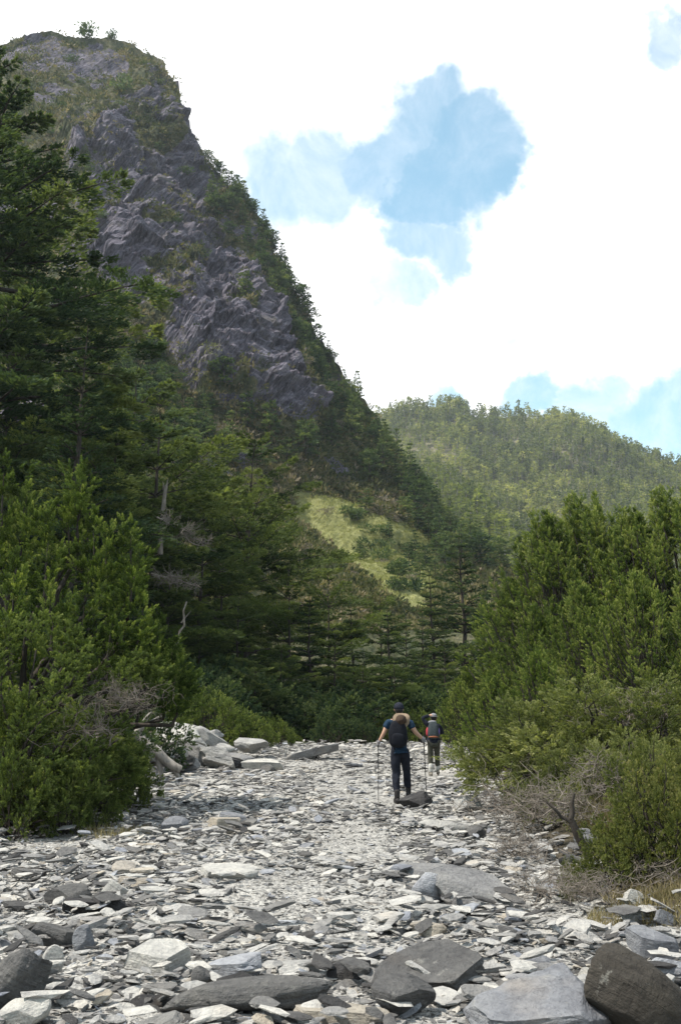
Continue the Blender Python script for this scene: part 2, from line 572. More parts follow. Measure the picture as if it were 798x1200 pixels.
    rockmask = np.clip(rock * 1.25 - 1.3 * smooth(pockets, -0.06, 0.16) * (0.55 + 0.45 * smooth(fbm(P / 30.0, 2, 103), -0.3, 0.3)), 0, 1)
    # scattered bare outcrops above and below the cliff
    out_ = np.maximum(smooth(fbm(P / 11.0, 4, 111), 0.12, 0.24) * (py < 330), inpoly(px + jit * 0.2, py + jit * 0.15, [(18, 56), (40, 44), (75, 42), (66, 58), (30, 66)]) * 1.0)
    rockmask = np.maximum(rockmask, out_ * 0.9)
    rockmask = np.maximum(rockmask, 0.85 * smooth(fbm(P / 8.0, 4, 115), 0.2, 0.32) * (py >= 200) * (py < 560))
    j2 = fbm(P / 10.0, 3, 121) * 22
    mead = inpoly(px + j2, py + j2 * 0.6, MEADOW_POLY).astype(float)
    mead = np.maximum(mead, smooth(fbm(P / 14.0, 3, 131), 0.25, 0.45) * (py > 400) * (py < 640) * 0.4)

    m, nt, out = new_mat('mountain_rock_and_grass')
    tc = N(nt, 'TexCoord')
    vec = tc.outputs['Object']
    ra = N(nt, 'Attribute', attribute_name='rock')
    ma = N(nt, 'Attribute', attribute_name='meadow')
    mp = N(nt, 'Mapping')
    mp.inputs['Rotation'].default_value = (0, R(52), 0)
    nt.links.new(vec, mp.inputs[0])
    mp2 = N(nt, 'Mapping')
    mp2.inputs['Scale'].default_value = (0.16, 0.35, 1.7)
    nt.links.new(mp.outputs[0], mp2.inputs[0])
    nS = noise(nt, mp2.outputs[0], 1.0, 8, 0.68, 1.2)
    nB = noise(nt, vec, 0.09, 6, 0.6)
    nF = noise(nt, vec, 1.6, 8, 0.75)
    rk = ramp(nt, [(0.28, (0.034, 0.030, 0.040)), (0.42, (0.078, 0.069, 0.089)), (0.55, (0.148, 0.134, 0.163)), (0.68, (0.265, 0.244, 0.276)), (0.8, (0.36, 0.345, 0.36))], nS)
    rk = mixc(nt, 0.8, rk, ramp(nt, [(0.3, (0.6, 0.6, 0.65)), (0.5, (1, 1, 1)), (0.7, (1.35, 1.3, 1.3))], nB), 'MULTIPLY')
    rk = mixc(nt, 0.85, rk, ramp(nt, [(0.32, (0.4, 0.4, 0.44)), (0.52, (1.0, 1.0, 1.0)), (0.72, (1.55, 1.5, 1.5))], nF), 'MULTIPLY')
    rk = mixc(nt, ramp(nt, [(0.55, (0, 0, 0)), (0.68, (0.7, 0.7, 0.7))], noise(nt, vec, 0.16, 6, 0.7)), rk, (0.12, 0.105, 0.075))
    gv = noise(nt, vec, 0.22, 7, 0.7)
    gr = ramp(nt, [(0.25, (0.03, 0.042, 0.02)), (0.42, (0.062, 0.074, 0.034)), (0.55, (0.115, 0.112, 0.058)), (0.68, (0.175, 0.152, 0.095)), (0.8, (0.23, 0.20, 0.15))], gv)
    gr = mixc(nt, 0.8, gr, ramp(nt, [(0.3, (0.35, 0.42, 0.32)), (0.6, (1.1, 1.05, 1.0))], nF), 'MULTIPLY')
    md = ramp(nt, [(0.25, (0.125, 0.135, 0.05)), (0.5, (0.235, 0.24, 0.092)), (0.75, (0.34, 0.33, 0.145))], noise(nt, vec, 0.6, 7, 0.7))
    c = mixc(nt, ma.outputs['Fac'], gr, md)
    rf = ramp(nt, [(0.42, (0, 0, 0)), (0.58, (1, 1, 1))], math_(nt, 'ADD', ra.outputs['Fac'], math_(nt, 'MULTIPLY', math_(nt, 'SUBTRACT', nF, 0.5), 0.7)))
    c = mixc(nt, rf, c, rk)
    h = math_(nt, 'ADD', math_(nt, 'MULTIPLY', nS, 2.0), nF)
    principled(nt, out, c, 0.85, 0.2, bump(nt, h, 0.8, 0.5))
    me = make_mesh('mountain', V, Fq, m, smooth_=False)
    for nm, arr in (('rock', rockmask), ('meadow', mead)):
        at = me.attributes.new(nm, 'FLOAT', 'POINT')
        at.data.foreach_set('value', arr.ravel().astype(np.float32))
    o = link('mountain', me)
    tag(o, kind='structure')
    return P, rockmask, mead, tt, px, py


MP, MROCK, MMEAD, MT, MPX, MPY = build_mountain()
_MV = MP[:NT].reshape(-1, 3)
# visible-vertex test: nearest surface per 4-pixel cell along the camera's rays
_cell = {}


def mt_height(x, y):
    q = MP[:NT:2, ::2].reshape(-1, 3)
    dd = (q[:, 0] - x) ** 2 + (q[:, 1] - y) ** 2
    i = np.argmin(dd)
    return q[i, 2] if dd[i] < 9 else -1e9


def surf_z(x, y):
    return max(gz(x, y), mt_height(x, y))


def mt_at(px, py):
    f = ((MPX[:NT] - px) ** 2 + (MPY[:NT] - py) ** 2)
    idx = np.argsort(f.ravel())[:12]
    pts = MP[:NT].reshape(-1, 3)[idx]
    return pts[np.argmin(pts[:, 1])]


# ------------------------------------------------------------------ foliage builders
def sprigs(P, D, L, W, flat=0.0, rng=RNG):
    n = len(P)
    Rv = rng.normal(size=(n, 3))
    if flat > 0:
        Rv = Rv * (1 - flat) + np.array([0, 0, 1.0]) * flat
    S = unit(np.cross(D, Rv))
    L = np.broadcast_to(L, n)[:, None]
    W = np.broadcast_to(W, n)[:, None]
    mid = P + D * L * 0.45
    V = np.stack([P, mid + S * W * 0.5, P + D * L, mid - S * W * 0.5], 1).reshape(-1, 3)
    Fq = np.arange(n * 4).reshape(n, 4)
    return V, Fq


def plumes(B, D, L, n, rad, sl, sw, droop=0.0, rng=RNG):
    """M plumes: base B, direction D, length L; n sprigs each."""
    m = len(B)
    u = rng.random((m, n)) ** 0.85
    Dn = unit(D)[:, None]
    axis = B[:, None] + Dn * (L[:, None] * u)[..., None]
    axis[..., 2] -= droop * (u ** 2) * L[:, None]
    r = rng.normal(size=(m, n, 3))
    r = r - (r * Dn).sum(-1, keepdims=True) * Dn
    r = unit(r)
    taper = (1 - u) ** 0.6 * rad * (0.5 + 0.5 * rng.random((m, n)))
    P = axis + r * (taper * 0.6)[..., None]
    sd = unit(Dn * (0.85 + 0.5 * rng.random((m, n, 1))) + r * (0.7 - 0.4 * u)[..., None] + rng.normal(size=(m, n, 3)) * 0.12)
    Ls = (sl * (1 - 0.35 * u) * (0.7 + 0.6 * rng.random((m, n)))).ravel()
    return P.reshape(-1, 3), sd.reshape(-1, 3), Ls, np.full(m * n, sw) * (0.7 + 0.6 * rng.random(m * n)), u.ravel()


def lobes_to_crown(lobes, per_area, n, plen, prad, sl, sw, droop=0.0, rng=RNG, upw=0.8, spread=0.7, ptip=0.9, minr=0.55):
    """lobes: (cx,cy,cz, ax,ay,az, height, radius); tapering spires of plumes"""
    Bs, Ds, Ls, T = [], [], [], []
    for lb in lobes:
        c = np.array(lb[:3], float)
        a = unit(np.array(lb[3:6], float))
        h, r = lb[6], lb[7]
        m = max(8, int(per_area * (math.pi * r * h * 1.1)))
        u = rng.random(m) ** 1.1
        x = unit(np.cross(a, [0.3, 0.9, 0.1]))
        y = np.cross(a, x)
        ph = rng.random(m) * 2 * math.pi
        o = np.cos(ph)[:, None] * x + np.sin(ph)[:, None] * y
        rr = r * (np.clip(1 - u, 0, 1) ** ptip) * (minr + (1 - minr) * rng.random(m)) * np.clip(0.45 + 2.2 * u, 0, 1)
        B = c + a * (u * h)[:, None] + o * rr[:, None]
        D = o * spread * (1 - 0.6 * u)[:, None] + a * upw + rng.normal(size=(m, 3)) * 0.15
        Bs.append(B)
        Ds.append(D)
        Ls.append(plen * (0.6 + 0.7 * rng.random(m)))
        T.append(np.full(m, rng.normal() * 0.13) + rng.normal(size=m) * 0.10)
    B, D, L, T = np.concatenate(Bs), np.concatenate(Ds), np.concatenate(Ls), np.concatenate(T)
    P, sd, ls, ws, u = plumes(B, D, L, n, prad, sl, sw, droop, rng)
    V, Fq = sprigs(P, sd, ls, ws, rng=rng)
    tone = np.clip(0.40 + 0.48 * (u - 0.35) + np.repeat(T, n) + rng.normal(size=len(u)) * 0.09, 0, 1)  # sprigs coloured lighter toward the plume tips, imitating sunlit tips
    return V, Fq, tone


def limb(p0, p1, r0, r1, wob=0.1, n=7, rng=RNG):
    t = np.linspace(0, 1, n)[:, None]
    p0, p1 = np.asarray(p0, float), np.asarray(p1, float)
    L = np.linalg.norm(p1 - p0)
    pts = p0 + (p1 - p0) * t
    w = np.cumsum(rng.normal(size=(n, 3)), 0) * wob * L / n
    w -= t * w[-1]
    pts = pts + w - w[0] * (1 - t)
    return pts, r0 + (r1 - r0) * t[:, 0]


def dead_twigs(center, size, n, rng=RNG, up=0.5, r=0.012, lobes=1):
    """many branching bare twigs from a few stems"""
    lines = []
    c = np.asarray(center, float)
    for k in range(n):
        ph = rng.random() * 2 * math.pi
        el = rng.random() * 1.3 - 0.1
        d = np.array([math.cos(ph) * math.cos(el) * size[0], math.sin(ph) * math.cos(el) * size[1], math.sin(el) * size[2] + up * 0.1])
        st = c + rng.normal(size=3) * np.array(size) * np.array([0.38, 0.38, 0.18])
        en = st + d * (0.35 + 0.4 * rng.random()) + rng.normal(size=3) * np.array(size) * 0.22
        pts, rad = limb(st, en, r * (0.4 + 0.6 * rng.random() ** 3), r * 0.18, 0.75, 7, rng)
        lines.append((pts, rad))
        for q in range(5):
            i = rng.integers(1, 6)
            dd = unit(rng.normal(size=3) + unit(d) * 0.7) * (0.12 + 0.22 * rng.random()) * np.linalg.norm(size) * 0.6
            lines.append(limb(pts[i], pts[i] + dd, rad[i] * 0.6, r * 0.14, 0.7, 5, rng))
    return tubes(lines, 4)


def conifer_geo(seed, H, Rr, cb=0.12, whorls=26, nb=5, nsp=160, sl=0.16, sw=0.05, up=0.15, droop=0.25, shape='cone', irr=0.25, flat=0.6, lean=0.0, side=0.42, tr=None):
    rng = np.random.default_rng(seed)
    tr = tr or H * 0.016
    zt = np.linspace(0, H, 14)
    bend = np.cumsum(rng.normal(size=(14, 2)) * H * 0.004, 0)
    tp = np.stack([bend[:, 0] + lean * zt, bend[:, 1], zt], -1)
    lines = [(tp, np.clip(tr * (1 - 0.96 * zt / H), 0.006, None))]
    Ps, Ds, Ts, Us = [], [], [], []
    for w in range(whorls):
        f = (w + rng.random() * 0.7) / whorls
        z = H * (cb + (1 - cb) * f * 0.985)
        base = np.array([np.interp(z, zt, tp[:, 0]), np.interp(z, zt, tp[:, 1]), z])
        if shape == 'cone':
            pr = (1 - f) ** 0.85 * (0.55 + 0.45 * min(1, f * 5))
        elif shape == 'broad':
            pr = (1 - f ** 2.2) * (0.6 + 0.4 * min(1, f * 3))
        else:   # ragged, pine-like open crown
            pr = (1 - f ** 3) ** 0.8 * (0.75 + 0.25 * math.sin(w * 1.9))
        k = max(2, int(round(nb + rng.normal() * 0.9)))
        ph0 = rng.random() * 6.28
        for b in range(k):
            ph = ph0 + b * 2 * math.pi / k + rng.normal() * 0.3
            L = Rr * max(pr, 0.05) * (1 + irr * rng.normal())
            L = max(L, 0.05 * Rr)
            o = np.array([math.cos(ph), math.sin(ph), 0])
            sd = np.array([-math.sin(ph), math.cos(ph), 0])
            uu = np.linspace(0, 1, 6)
            upk = up + 0.55 * f + rng.normal() * 0.07
            bp = base + o * (L * uu)[:, None]
            bp[:, 2] += L * (upk * uu - droop * uu ** 2 * (1 - 0.7 * f))
            lines.append((bp, np.clip(tr * 0.28 * (1 - f * 0.6) * (1 - 0.9 * uu), 0.004, None)))
            n = max(10, int(nsp * (L / Rr) ** 1.3))
            K = max(3, int(5 + 3 * L / Rr))
            kk = rng.integers(0, K, n)
            uk = 0.22 + 0.78 * ((np.arange(K) + 0.5 + rng.normal(size=K) * 0.2) / K)
            u = np.clip(uk[kk] + rng.normal(size=n) * 0.025, 0.12, 1.0)
            sg = np.sign(rng.random(n) - 0.5)
            width = side * L * np.clip((u - 0.1) * 2.4, 0, 1) * (1.10 - u) ** 0.7 * (0.6 + 0.6 * rng.random(K))[kk]
            lat = rng.random(n) ** 0.75 * width
            P = np.stack([np.interp(u, uu, bp[:, c]) for c in range(3)], -1)
            P = P + sd * (sg * lat)[:, None] + o * (lat * 0.5)[:, None]
            P[:, 2] += -0.16 * lat + rng.normal(size=n) * 0.012 * L + (rng.normal(size=K) * 0.022 * L)[kk]
            D = unit(o * 0.7 + sd[None] * (sg * 0.75)[:, None] + rng.normal(size=(n, 3)) * 0.32 + np.array([0, 0, 0.32]))
            Ps.append(P)
            Ds.append(D)
            Us.append(u)
            Ts.append(np.full(n, rng.normal() * 0.10))
    P, D, U, T = (np.concatenate(q) for q in (Ps, Ds, Us, Ts))
    n = len(P)
    V, Fq = sprigs(P, D, sl * (0.6 + 0.8 * rng.random(n)), sw * (0.6 + 0.8 * rng.random(n)), flat, rng)
    tone = np.clip(0.36 + 0.55 * (U - 0.55) + T + rng.normal(size=n) * 0.11, 0, 1)  # branch ends paler as new growth, which also paints lit crown edges
    tV, tF = tubes(lines, 6)
    return (V, Fq, tone), (tV, tF)


def tree_from(name, crown, trunk, leafmat, barkmat):
    root = bpy.data.objects.new(name, None)
    COL.objects.link(root)
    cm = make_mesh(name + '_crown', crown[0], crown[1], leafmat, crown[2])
    tm = make_mesh(name + '_trunk', trunk[0], trunk[1], barkmat, smooth_=True)
    link('crown', cm, root)
    link('trunk', tm, root)
    return root


class Kind:
    """a prototype of a tree: the first placement uses it, later ones copy it"""

    def __init__(self, name, root, H):
        self.root, self.H, self.used = root, H, False

    def put(self, loc, s=1.0, rz=0.0, sx=1.0, tilt=(0, 0)):
        o = self.root if not self.used else copy_thing(self.root)
        self.used = True
        o.location = loc
        o.rotation_euler = (tilt[0], tilt[1], rz)
        o.scale = (s * sx, s * sx, s)
        return o


# prototypes of the forest conifers
def mk(name, seed, leaf, **kw):
    cr, tk = conifer_geo(seed, **kw)
    return Kind(name, tree_from(name, cr, tk, M[leaf], M['bark']), kw['H'])


K_hero = mk('hemlock_tree', 11, 'fir', H=30, Rr=7.2, cb=0.10, whorls=27, nb=6, nsp=2100, sl=0.19, sw=0.072, up=0.02, droop=0.20, shape='broad', irr=0.22, flat=0.3, side=0.36)
K_fir = [mk('fir_tree', 21, 'fir', H=15, Rr=3.3, cb=0.06, whorls=21, nb=6, nsp=620, sl=0.15, sw=0.055, up=0.12, droop=0.26, shape='cone', irr=0.15, flat=0.35),
         mk('fir_tree', 22, 'fir', H=13, Rr=3.4, cb=0.08, whorls=18, nb=6, nsp=580, sl=0.15, sw=0.055, up=0.08, droop=0.28, shape='cone', irr=0.2, flat=0.35)]
K_hem = [mk('hemlock_tree', 31, 'hemlock', H=16, Rr=6.2, cb=0.16, whorls=12, nb=5, nsp=1900, sl=0.16, sw=0.06, up=0.06, droop=0.14, shape='broad', irr=0.32, flat=0.4, side=0.38),
         mk('hemlock_tree', 32, 'hemlock', H=14, Rr=4.4, cb=0.14, whorls=11, nb=5, nsp=1550, sl=0.155, sw=0.058, up=0.05, droop=0.17, shape='broad', irr=0.32, flat=0.4),
         mk('hemlock_tree', 33, 'hemlock', H=12, Rr=3.8, cb=0.2, whorls=10, nb=5, nsp=1300, sl=0.155, sw=0.058, up=0.14, droop=0.2, shape='ragged', irr=0.34, flat=0.4)]

ALL_TREES = []      # (object, kindword, placed world position) -> labels are written at the end


def put_conifer(kind, px, top, Y, sx=1.0, dz=0.0, rz=None, word='conifer', info=None, label=None, group='conifers of the dark valley forest'):
    tpt = pix(px, top, Y)
    x = tpt[0]
    zb = surf_z(x, Y) - 0.4 + dz
    s = (tpt[2] - zb) / kind.H
    o = kind.put((x, Y, zb), s, RNG.random() * 6.28 if rz is None else rz, sx)
    tag(o, label, 'tree', group)
    ALL_TREES.append((o, word, (px, top, Y)))
    return o


# the dark wall of conifers at the left and the middle
put_conifer(K_hero, -16, 50, 42, 1.1, label='tallest dark hemlock reaching up the left edge in front of the cliff', rz=0.6)
put_conifer(K_fir[0], 95, 383, 36, 1.0, label='dense dark fir with pointed top before the tall left hemlock')
put_conifer(K_hem[1], 30, 330, 50, 1.05, label='dark hemlock behind the pointed fir at the left edge')
put_conifer(K_hem[0], 295, 497, 62, 0.86, label='broad spreading hemlock with flat tiers in the middle of the forest', rz=2.1)
put_conifer(K_fir[1], 542, 622, 60, 1.15, label='dark pointed fir right of the meadow behind the right junipers')
put_conifer(K_fir[0], 508, 668, 58, 1.15, label='smaller dark fir left of the pointed fir by the meadow')
put_conifer(K_hem[1], 186, 462, 52, 1.0, label='green hemlock right of the pointed fir below the grey shrubs')
put_conifer(K_hem[2], 140, 500, 44, 1.15, label='shaggy hemlock right behind the big left juniper spires')
put_conifer(K_hem[2], 385, 668, 52, 0.85, label='flat tiered hemlock in front of the lower meadow edge')
put_conifer(K_hem[2], 340, 655, 50, 1.1, label='open hemlock with bare trunk below the broad central hemlock')
put_conifer(K_hem[1], 446, 692, 55, 0.9, label='hemlock at the right end of the dark forest below the meadow')
put_conifer(K_fir[1], 476, 722, 52, 0.85, label='young fir below the meadow, left of the two dark firs')
put_conifer(K_hem[1], 238, 600, 48, 1.0, label='dark hemlock behind the bleached dead branches')
for (px, top, Y, lab) in [(415, 702, 50, 'slim fir at the middle of the lower meadow edge'), (458, 708, 47, 'slim fir at the right of the lower meadow edge'), (495, 716, 50, 'short fir right below the meadow tip'), (362, 690, 46, 'slim dark fir left of the lower meadow edge')]:
    put_conifer(K_fir[0], px, top, Y, 1.15, label=lab)
for (px, top, Y, k) in [(215, 520, 70, 2), (258, 545, 75, 1), (168, 560, 46, 2), (280, 700, 44, 2), (330, 745, 42, 1), (392, 735, 43, 2), (425, 760, 41, 1),
                        (235, 720, 42, 1), (200, 640, 44, 1), (10, 480, 40, 2), (60, 520, 38, 1), (265, 640, 52, 0), (462, 770, 42, 2), (300, 770, 39, 2),
                        (120, 430, 64, 1), (160, 425, 80, 2), (30, 200, 60, 1), (490, 765, 45, 1), (520, 745, 48, 2), (570, 690, 64, 1), (290, 565, 70, 2)]:
    put_conifer(K_hem[k], px, top, Y, 1.05)

# ------------------------------------------------------------------ trees on the mountain (small in the picture: one mesh each)
def small_tree(seed, H, Rr, shape, n, sl, sw, **kw):
    (V, Fq, tone), (tV, tF) = conifer_geo(seed, H=H, Rr=Rr, whorls=kw.pop('whorls', 11), nb=4, nsp=n, sl=sl, sw=sw, shape=shape, **kw)
    VV = np.concatenate([V, tV])
    mi = np.concatenate([np.zeros(len(Fq)), np.ones(len(tF))])
    tn = np.concatenate([tone, np.zeros(len(tF))])
    return make_mesh('slope_tree', VV, [np.concatenate([Fq, tF + len(V)])], [M['slope'], M['bark']], tn, mat_idx=mi)


ST = [small_tree(201, 9, 2.3, 'cone', 60, 0.5, 0.22, cb=0.05, irr=0.2, flat=0.5),
      small_tree(202, 8, 2.6, 'cone', 64, 0.5, 0.24, cb=0.08, irr=0.3, flat=0.4),
      small_tree(203, 7, 2.6, 'broad', 64, 0.48, 0.24, cb=0.2, irr=0.3, flat=0.4),
      small_tree(204, 8, 3.0, 'ragged', 64, 0.48, 0.22, cb=0.35, irr=0.3, flat=0.5)]


def bush_geo(seed, n, r, h, sl, sw, clumps=9, rng=None):
    rng = rng or np.random.default_rng(seed)
    cc = rng.normal(size=(clumps, 3)) * np.array([0.45, 0.45, 0.2]) * r + np.array([0, 0, h * 0.45])
    k = rng.integers(0, clumps, n)
    d = unit(rng.normal(size=(n, 3)) + np.array([0, 0, 0.35]))
    rr = (0.35 + 0.2 * rng.random(clumps))[k] * r * (0.75 + 0.3 * rng.random(n))
    P = cc[k] + d * rr[:, None] * np.array([1, 1, h / r * 0.8])
    P[:, 2] = np.abs(P[:, 2])
    D = unit(d + rng.normal(size=(n, 3)) * 0.5 + np.array([0, 0, 0.4]))
    V, Fq = sprigs(P, D, sl * (0.6 + 0.8 * rng.random(n)), sw * (0.6 + 0.8 * rng.random(n)), rng=rng)
    tone = np.clip(0.42 + (rng.normal(size=clumps) * 0.12)[k] + rng.normal(size=n) * 0.13, 0, 1)
    return V, Fq, tone


SB = [make_mesh('slope_bush', *bush_geo(300 + i, 420, 1.9, 1.7, 0.45, 0.22)[:2], M['slope'], bush_geo(300 + i, 420, 1.9, 1.7, 0.45, 0.22)[2]) for i in range(2)]
RB = [make_mesh('grey_shrub', *bush_geo(310 + i, 380, 1.6, 1.2, 0.30, 0.12)[:2], M['rhodo'], bush_geo(310 + i, 380, 1.6, 1.2, 0.30, 0.12)[2]) for i in range(2)]

SLOPE = []


def put_small(me, P, s, name, cat, group, label=None, sx=1.0):
    o = link(name, me, None, (P[0], P[1], P[2] - 0.25 * s), (0, 0, RNG.random() * 6.28), (s * sx, s * sx, s))
    tag(o, label, cat, group)
    SLOPE.append((o, P, name))
    return o


def ridge_at(px):
    i = np.argmin(np.abs(MPX[NT - 1] - px))
    return MP[NT - 1, i]


def visible_pick(mask, n, mind, rng):
    """n grid points of the mountain inside mask, mind metres apart"""
    idx = np.nonzero(mask.ravel())[0]
    rng.shuffle(idx)
    pts = MP.reshape(-1, 3)
    got = []
    for i in idx:
        p = pts[i]
        if all((p[0] - q[0]) ** 2 + (p[1] - q[1]) ** 2 + (p[2] - q[2]) ** 2 > mind ** 2 for q in got):
            got.append(p)
            if len(got) >= n:
                break
    return got


rg = np.random.default_rng(5)
front = (MT < 1.0)
inframe = (MPX > -10) & (MPX < 640) & (MPY > 20) & (MPY < 720)
veg = (MROCK < 0.25) & (MMEAD < 0.4)
ridge_right = (MPX > 225) & front & (MT > 0.90) & (MPY > 190)
flank = (MPX - np.interp(MPY, [200, 300, 400, 480, 560, 640], [215, 262, 308, 375, 395, 460]) > 0) & front & (MT > 0.45) & veg & (MPY > 200) & (MPY < 670)
lower = front & veg & (MPX > 130) & (MPX < 420) & (MPY > 425) & (MPY < 560) & (MT < 0.72)
for P in visible_pick(ridge_right & (MT > 0.975) & inframe, 38, 3.2, rg):
    put_small(ST[rg.integers(0, 4)], P, 0.42 + 0.38 * rg.random(), 'slope_tree', 'tree', 'conifers on the mountain slope')
for P in visible_pick(flank & inframe & ~((MPX > 330) & (MPY > 565) & (MPX < 470)), 105, 4.2, rg):
    put_small(ST[rg.integers(0, 3)], P, 0.6 + 0.55 * rg.random(), 'slope_tree', 'tree', 'conifers on the mountain slope')
for P in visible_pick(lower & inframe, 34, 5.0, rg):
    put_small(ST[rg.integers(0, 4)], P, 0.75 + 0.45 * rg.random(), 'slope_tree', 'tree', 'conifers on the mountain slope')
for P in visible_pick(front & inframe & (MMEAD > 0.6) & (MPX > 420) & (MPY > 600), 12, 5.0, rg):
    put_small(ST[rg.integers(0, 3)], P, 0.4 + 0.3 * rg.random(), 'slope_tree', 'tree', 'conifers on the mountain slope')
# bushes on and around the cliff
for (px, py, s, lab) in [(100, 50, 2.0, 'dark round bush standing on the summit crest'), (132, 54, 1.2, 'small dark bush right of the round summit bush'),
                         (145, 105, 2.3, 'wide dark green bush on the grass above the cliff'), (88, 72, 1.1, 'yellow green bush just below the summit'),
                         (222, 205, 1.1, 'green bush in a notch of the right cliff edge'), (340, 325, 1.3, 'dark tree leaning out from the right cliff edge')]:
    put_small(SB[0], ridge_at(px) + np.array([0, 0, 0.5]) if 'summit' in lab and 'below' not in lab else mt_at(px, py), s, 'bush', 'bush', 'bushes on the cliff', lab)
for (px, py, s) in [(432, 642, 1.2), (452, 655, 1.3), (470, 670, 1.2), (441, 622, 1.0), (420, 606, 1.1), (487, 692, 1.1), (462, 690, 0.9), (476, 645, 1.0), (408, 600, 1.0), (448, 640, 0.8), (498, 660, 1.0)]:
    put_small(SB[rg.integers(0, 2)], mt_at(px, py), s, 'bush', 'bush', 'bushes on the meadow', None)
clf = front & inframe & (MROCK < 0.6) & (MPY < 470) & (MPX < 400)
for P in visible_pick(clf, 95, 3.6, rg):
    put_small(SB[rg.integers(0, 2)], P, 0.4 + 0.6 * rg.random() ** 2, 'bush', 'bush', 'bushes on the cliff')
grey = front & inframe & (MROCK < 0.6) & (MPY > 300) & (MPY < 680) & (MPX > 130)
for P in visible_pick(grey, 44, 5.0, rg):
    put_small(RB[rg.integers(0, 2)], P, 0.5 + 0.7 * rg.random(), 'grey_shrub', 'shrub', 'pale grey shrubs on the slope')
for (px, py, s) in [(245, 505, 1.5), (255, 512, 1.2), (232, 490, 1.1), (262, 508, 1.2), (166, 395, 1.2), (160, 380, 1.2), (172, 440, 1.1), (165, 450, 1.0), (450, 592, 1.5), (440, 600, 1.3), (462, 610, 1.2)]:
    put_small(RB[rg.integers(0, 2)], mt_at(px, py), s, 'grey_shrub', 'shrub', 'pale grey shrubs on the slope', sx=1.3)


# ground cover: scrub tufts and bamboo grass, nobody could count them
def cover(name, mask, n, size, quads, mat, sl, sw, seed, tone0=0.4, flatz=0.5, label=None):
    rng = np.random.default_rng(seed)
    idx = np.nonzero(mask.ravel())[0]
    idx = rng.choice(idx, n)
    C = MP.reshape(-1, 3)[idx] + rng.normal(size=(n, 3)) * np.array([0.3, 0.3, 0.05])
    sz = size * (0.5 + 0.9 * rng.random(n) ** 2) * np.clip(C[:, 1] / 170.0, 0.3, 1.1)
    d = unit(rng.normal(size=(n, quads, 3)) + np.array([0, 0, 0.5]))
    P = C[:, None] + d * sz[:, None, None] * np.array([0.6, 0.6, flatz])
    D = unit(d + rng.normal(size=(n, quads, 3)) * 0.4 + np.array([0, 0, 0.5]))
    k = n * quads
    szf = np.repeat(sz, quads)
    V, Fq = sprigs(P.reshape(-1, 3), D.reshape(-1, 3), sl * szf * (0.6 + 0.8 * rng.random(k)), sw * szf * (0.6 + 0.8 * rng.random(k)), rng=rng)
    low = fbm(C / 16.0, 3, seed)
    mixt = np.where(rng.random(n) < 0.28, -0.26, np.where(rng.random(n) < 0.3, 0.28, 0.02))
    tone = np.clip(np.repeat(tone0 + mixt * (1 if mat.name.startswith('scrub') else 0.3) + rng.normal(size=n) * 0.09 + low * 0.4, quads) + rng.normal(size=k) * 0.08, 0, 1)
    o = link(name, make_mesh(name, V, Fq, mat, tone))
    tag(o, label, None, None, 'stuff')
    return o


vis = ((MT < 1.02) | ((MT < 1.35) & (MPX < 260))) & (MPX > -15) & (MPX < 660) & (MPY > 25) & (MPY < 740)
cover('mountain_scrub', vis & (MROCK < 0.45) & (MMEAD < 0.5), 30000, 1.0, 13, M['scrub'], 0.75, 0.34, 401, 0.42)
cover('cliff_ledge_scrub', vis & (MROCK >= 0.3) & (MROCK < 0.97), 4200, 0.7, 12, M['scrub'], 0.75, 0.34, 402, 0.36)
cover('bamboo_grass', vis & (MMEAD >= 0.4), 9000, 0.42, 10, M['meadow'], 0.8, 0.2, 403, 0.5)


# ------------------------------------------------------------------ far hill and its spur
def hill(name, ridge, foot, ns, nt, dispS, seed):
    rid = resample([pix(*r) for r in ridge], ns)
    ft = resample(foot, ns)
    u = np.linspace(0, 1, nt)
    P = ft[None] + (rid - ft)[None] * u[:, None, None]
    P[..., 2] = ft[None, :, 2] + (rid - ft)[None, :, 2] * (0.75 * u + 0.25 * u ** 2)[:, None]
    tb = np.linspace(0, 1, 16)[1:]
    back = rid[None] + tb[:, None, None] * np.array([0, 400.0, 0])[None, None]
    back[..., 2] = rid[None, :, 2] * (1 - tb[:, None] ** 1.2)
    P = np.concatenate([P, back], 0)
    fall = np.concatenate([smooth(u, 0, 0.2) * (1 - 0.9 * smooth(u, 0.85, 1)), np.zeros(15)])
    P[..., 1] -= fall[:, None] * (dispS * fbm(P / 90.0, 4, seed) - dispS * 0.5 * np.abs(fbm(P[..., [0, 0, 2]] * np.array([1 / 70.0, 0, 1 / 400.0]), 3, seed + 4)))
    P[..., 2] += fall[:, None] * dispS * 0.25 * fbm(P / 40.0, 3, seed + 9)
    n_t = len(P)
    i = np.arange(n_t - 1)[:, None] * ns + np.arange(ns - 1)[None]
    Fq = np.stack([i, i + 1, i + ns + 1, i + ns], -1).reshape(-1, 4)
    m, ntr, out = new_mat(name + '_soil')
    tc = N(ntr, 'TexCoord')
    n1 = noise(ntr, tc.outputs['Object'], 0.03, 6, 0.7)
    n2 = noise(ntr, tc.outputs['Object'], 0.3, 6, 0.7)
    c = ramp(ntr, [(0.3, (0.05, 0.055, 0.025)), (0.5, (0.11, 0.105, 0.055)), (0.66, (0.22, 0.195, 0.15)), (0.8, (0.33, 0.30, 0.27))], n1)
    c = mixc(ntr, 0.7, c, ramp(ntr, [(0.3, (0.5, 0.5, 0.5)), (0.7, (1.3, 1.25, 1.2))], n2), 'MULTIPLY')
    principled(ntr, out, c, 0.9, 0.15, bump(ntr, n2, 0.6, 1.5))
    o = link(name, make_mesh(name, P.reshape(-1, 3), Fq, m, smooth_=True))
    tag(o, kind='structure')
    return P, u


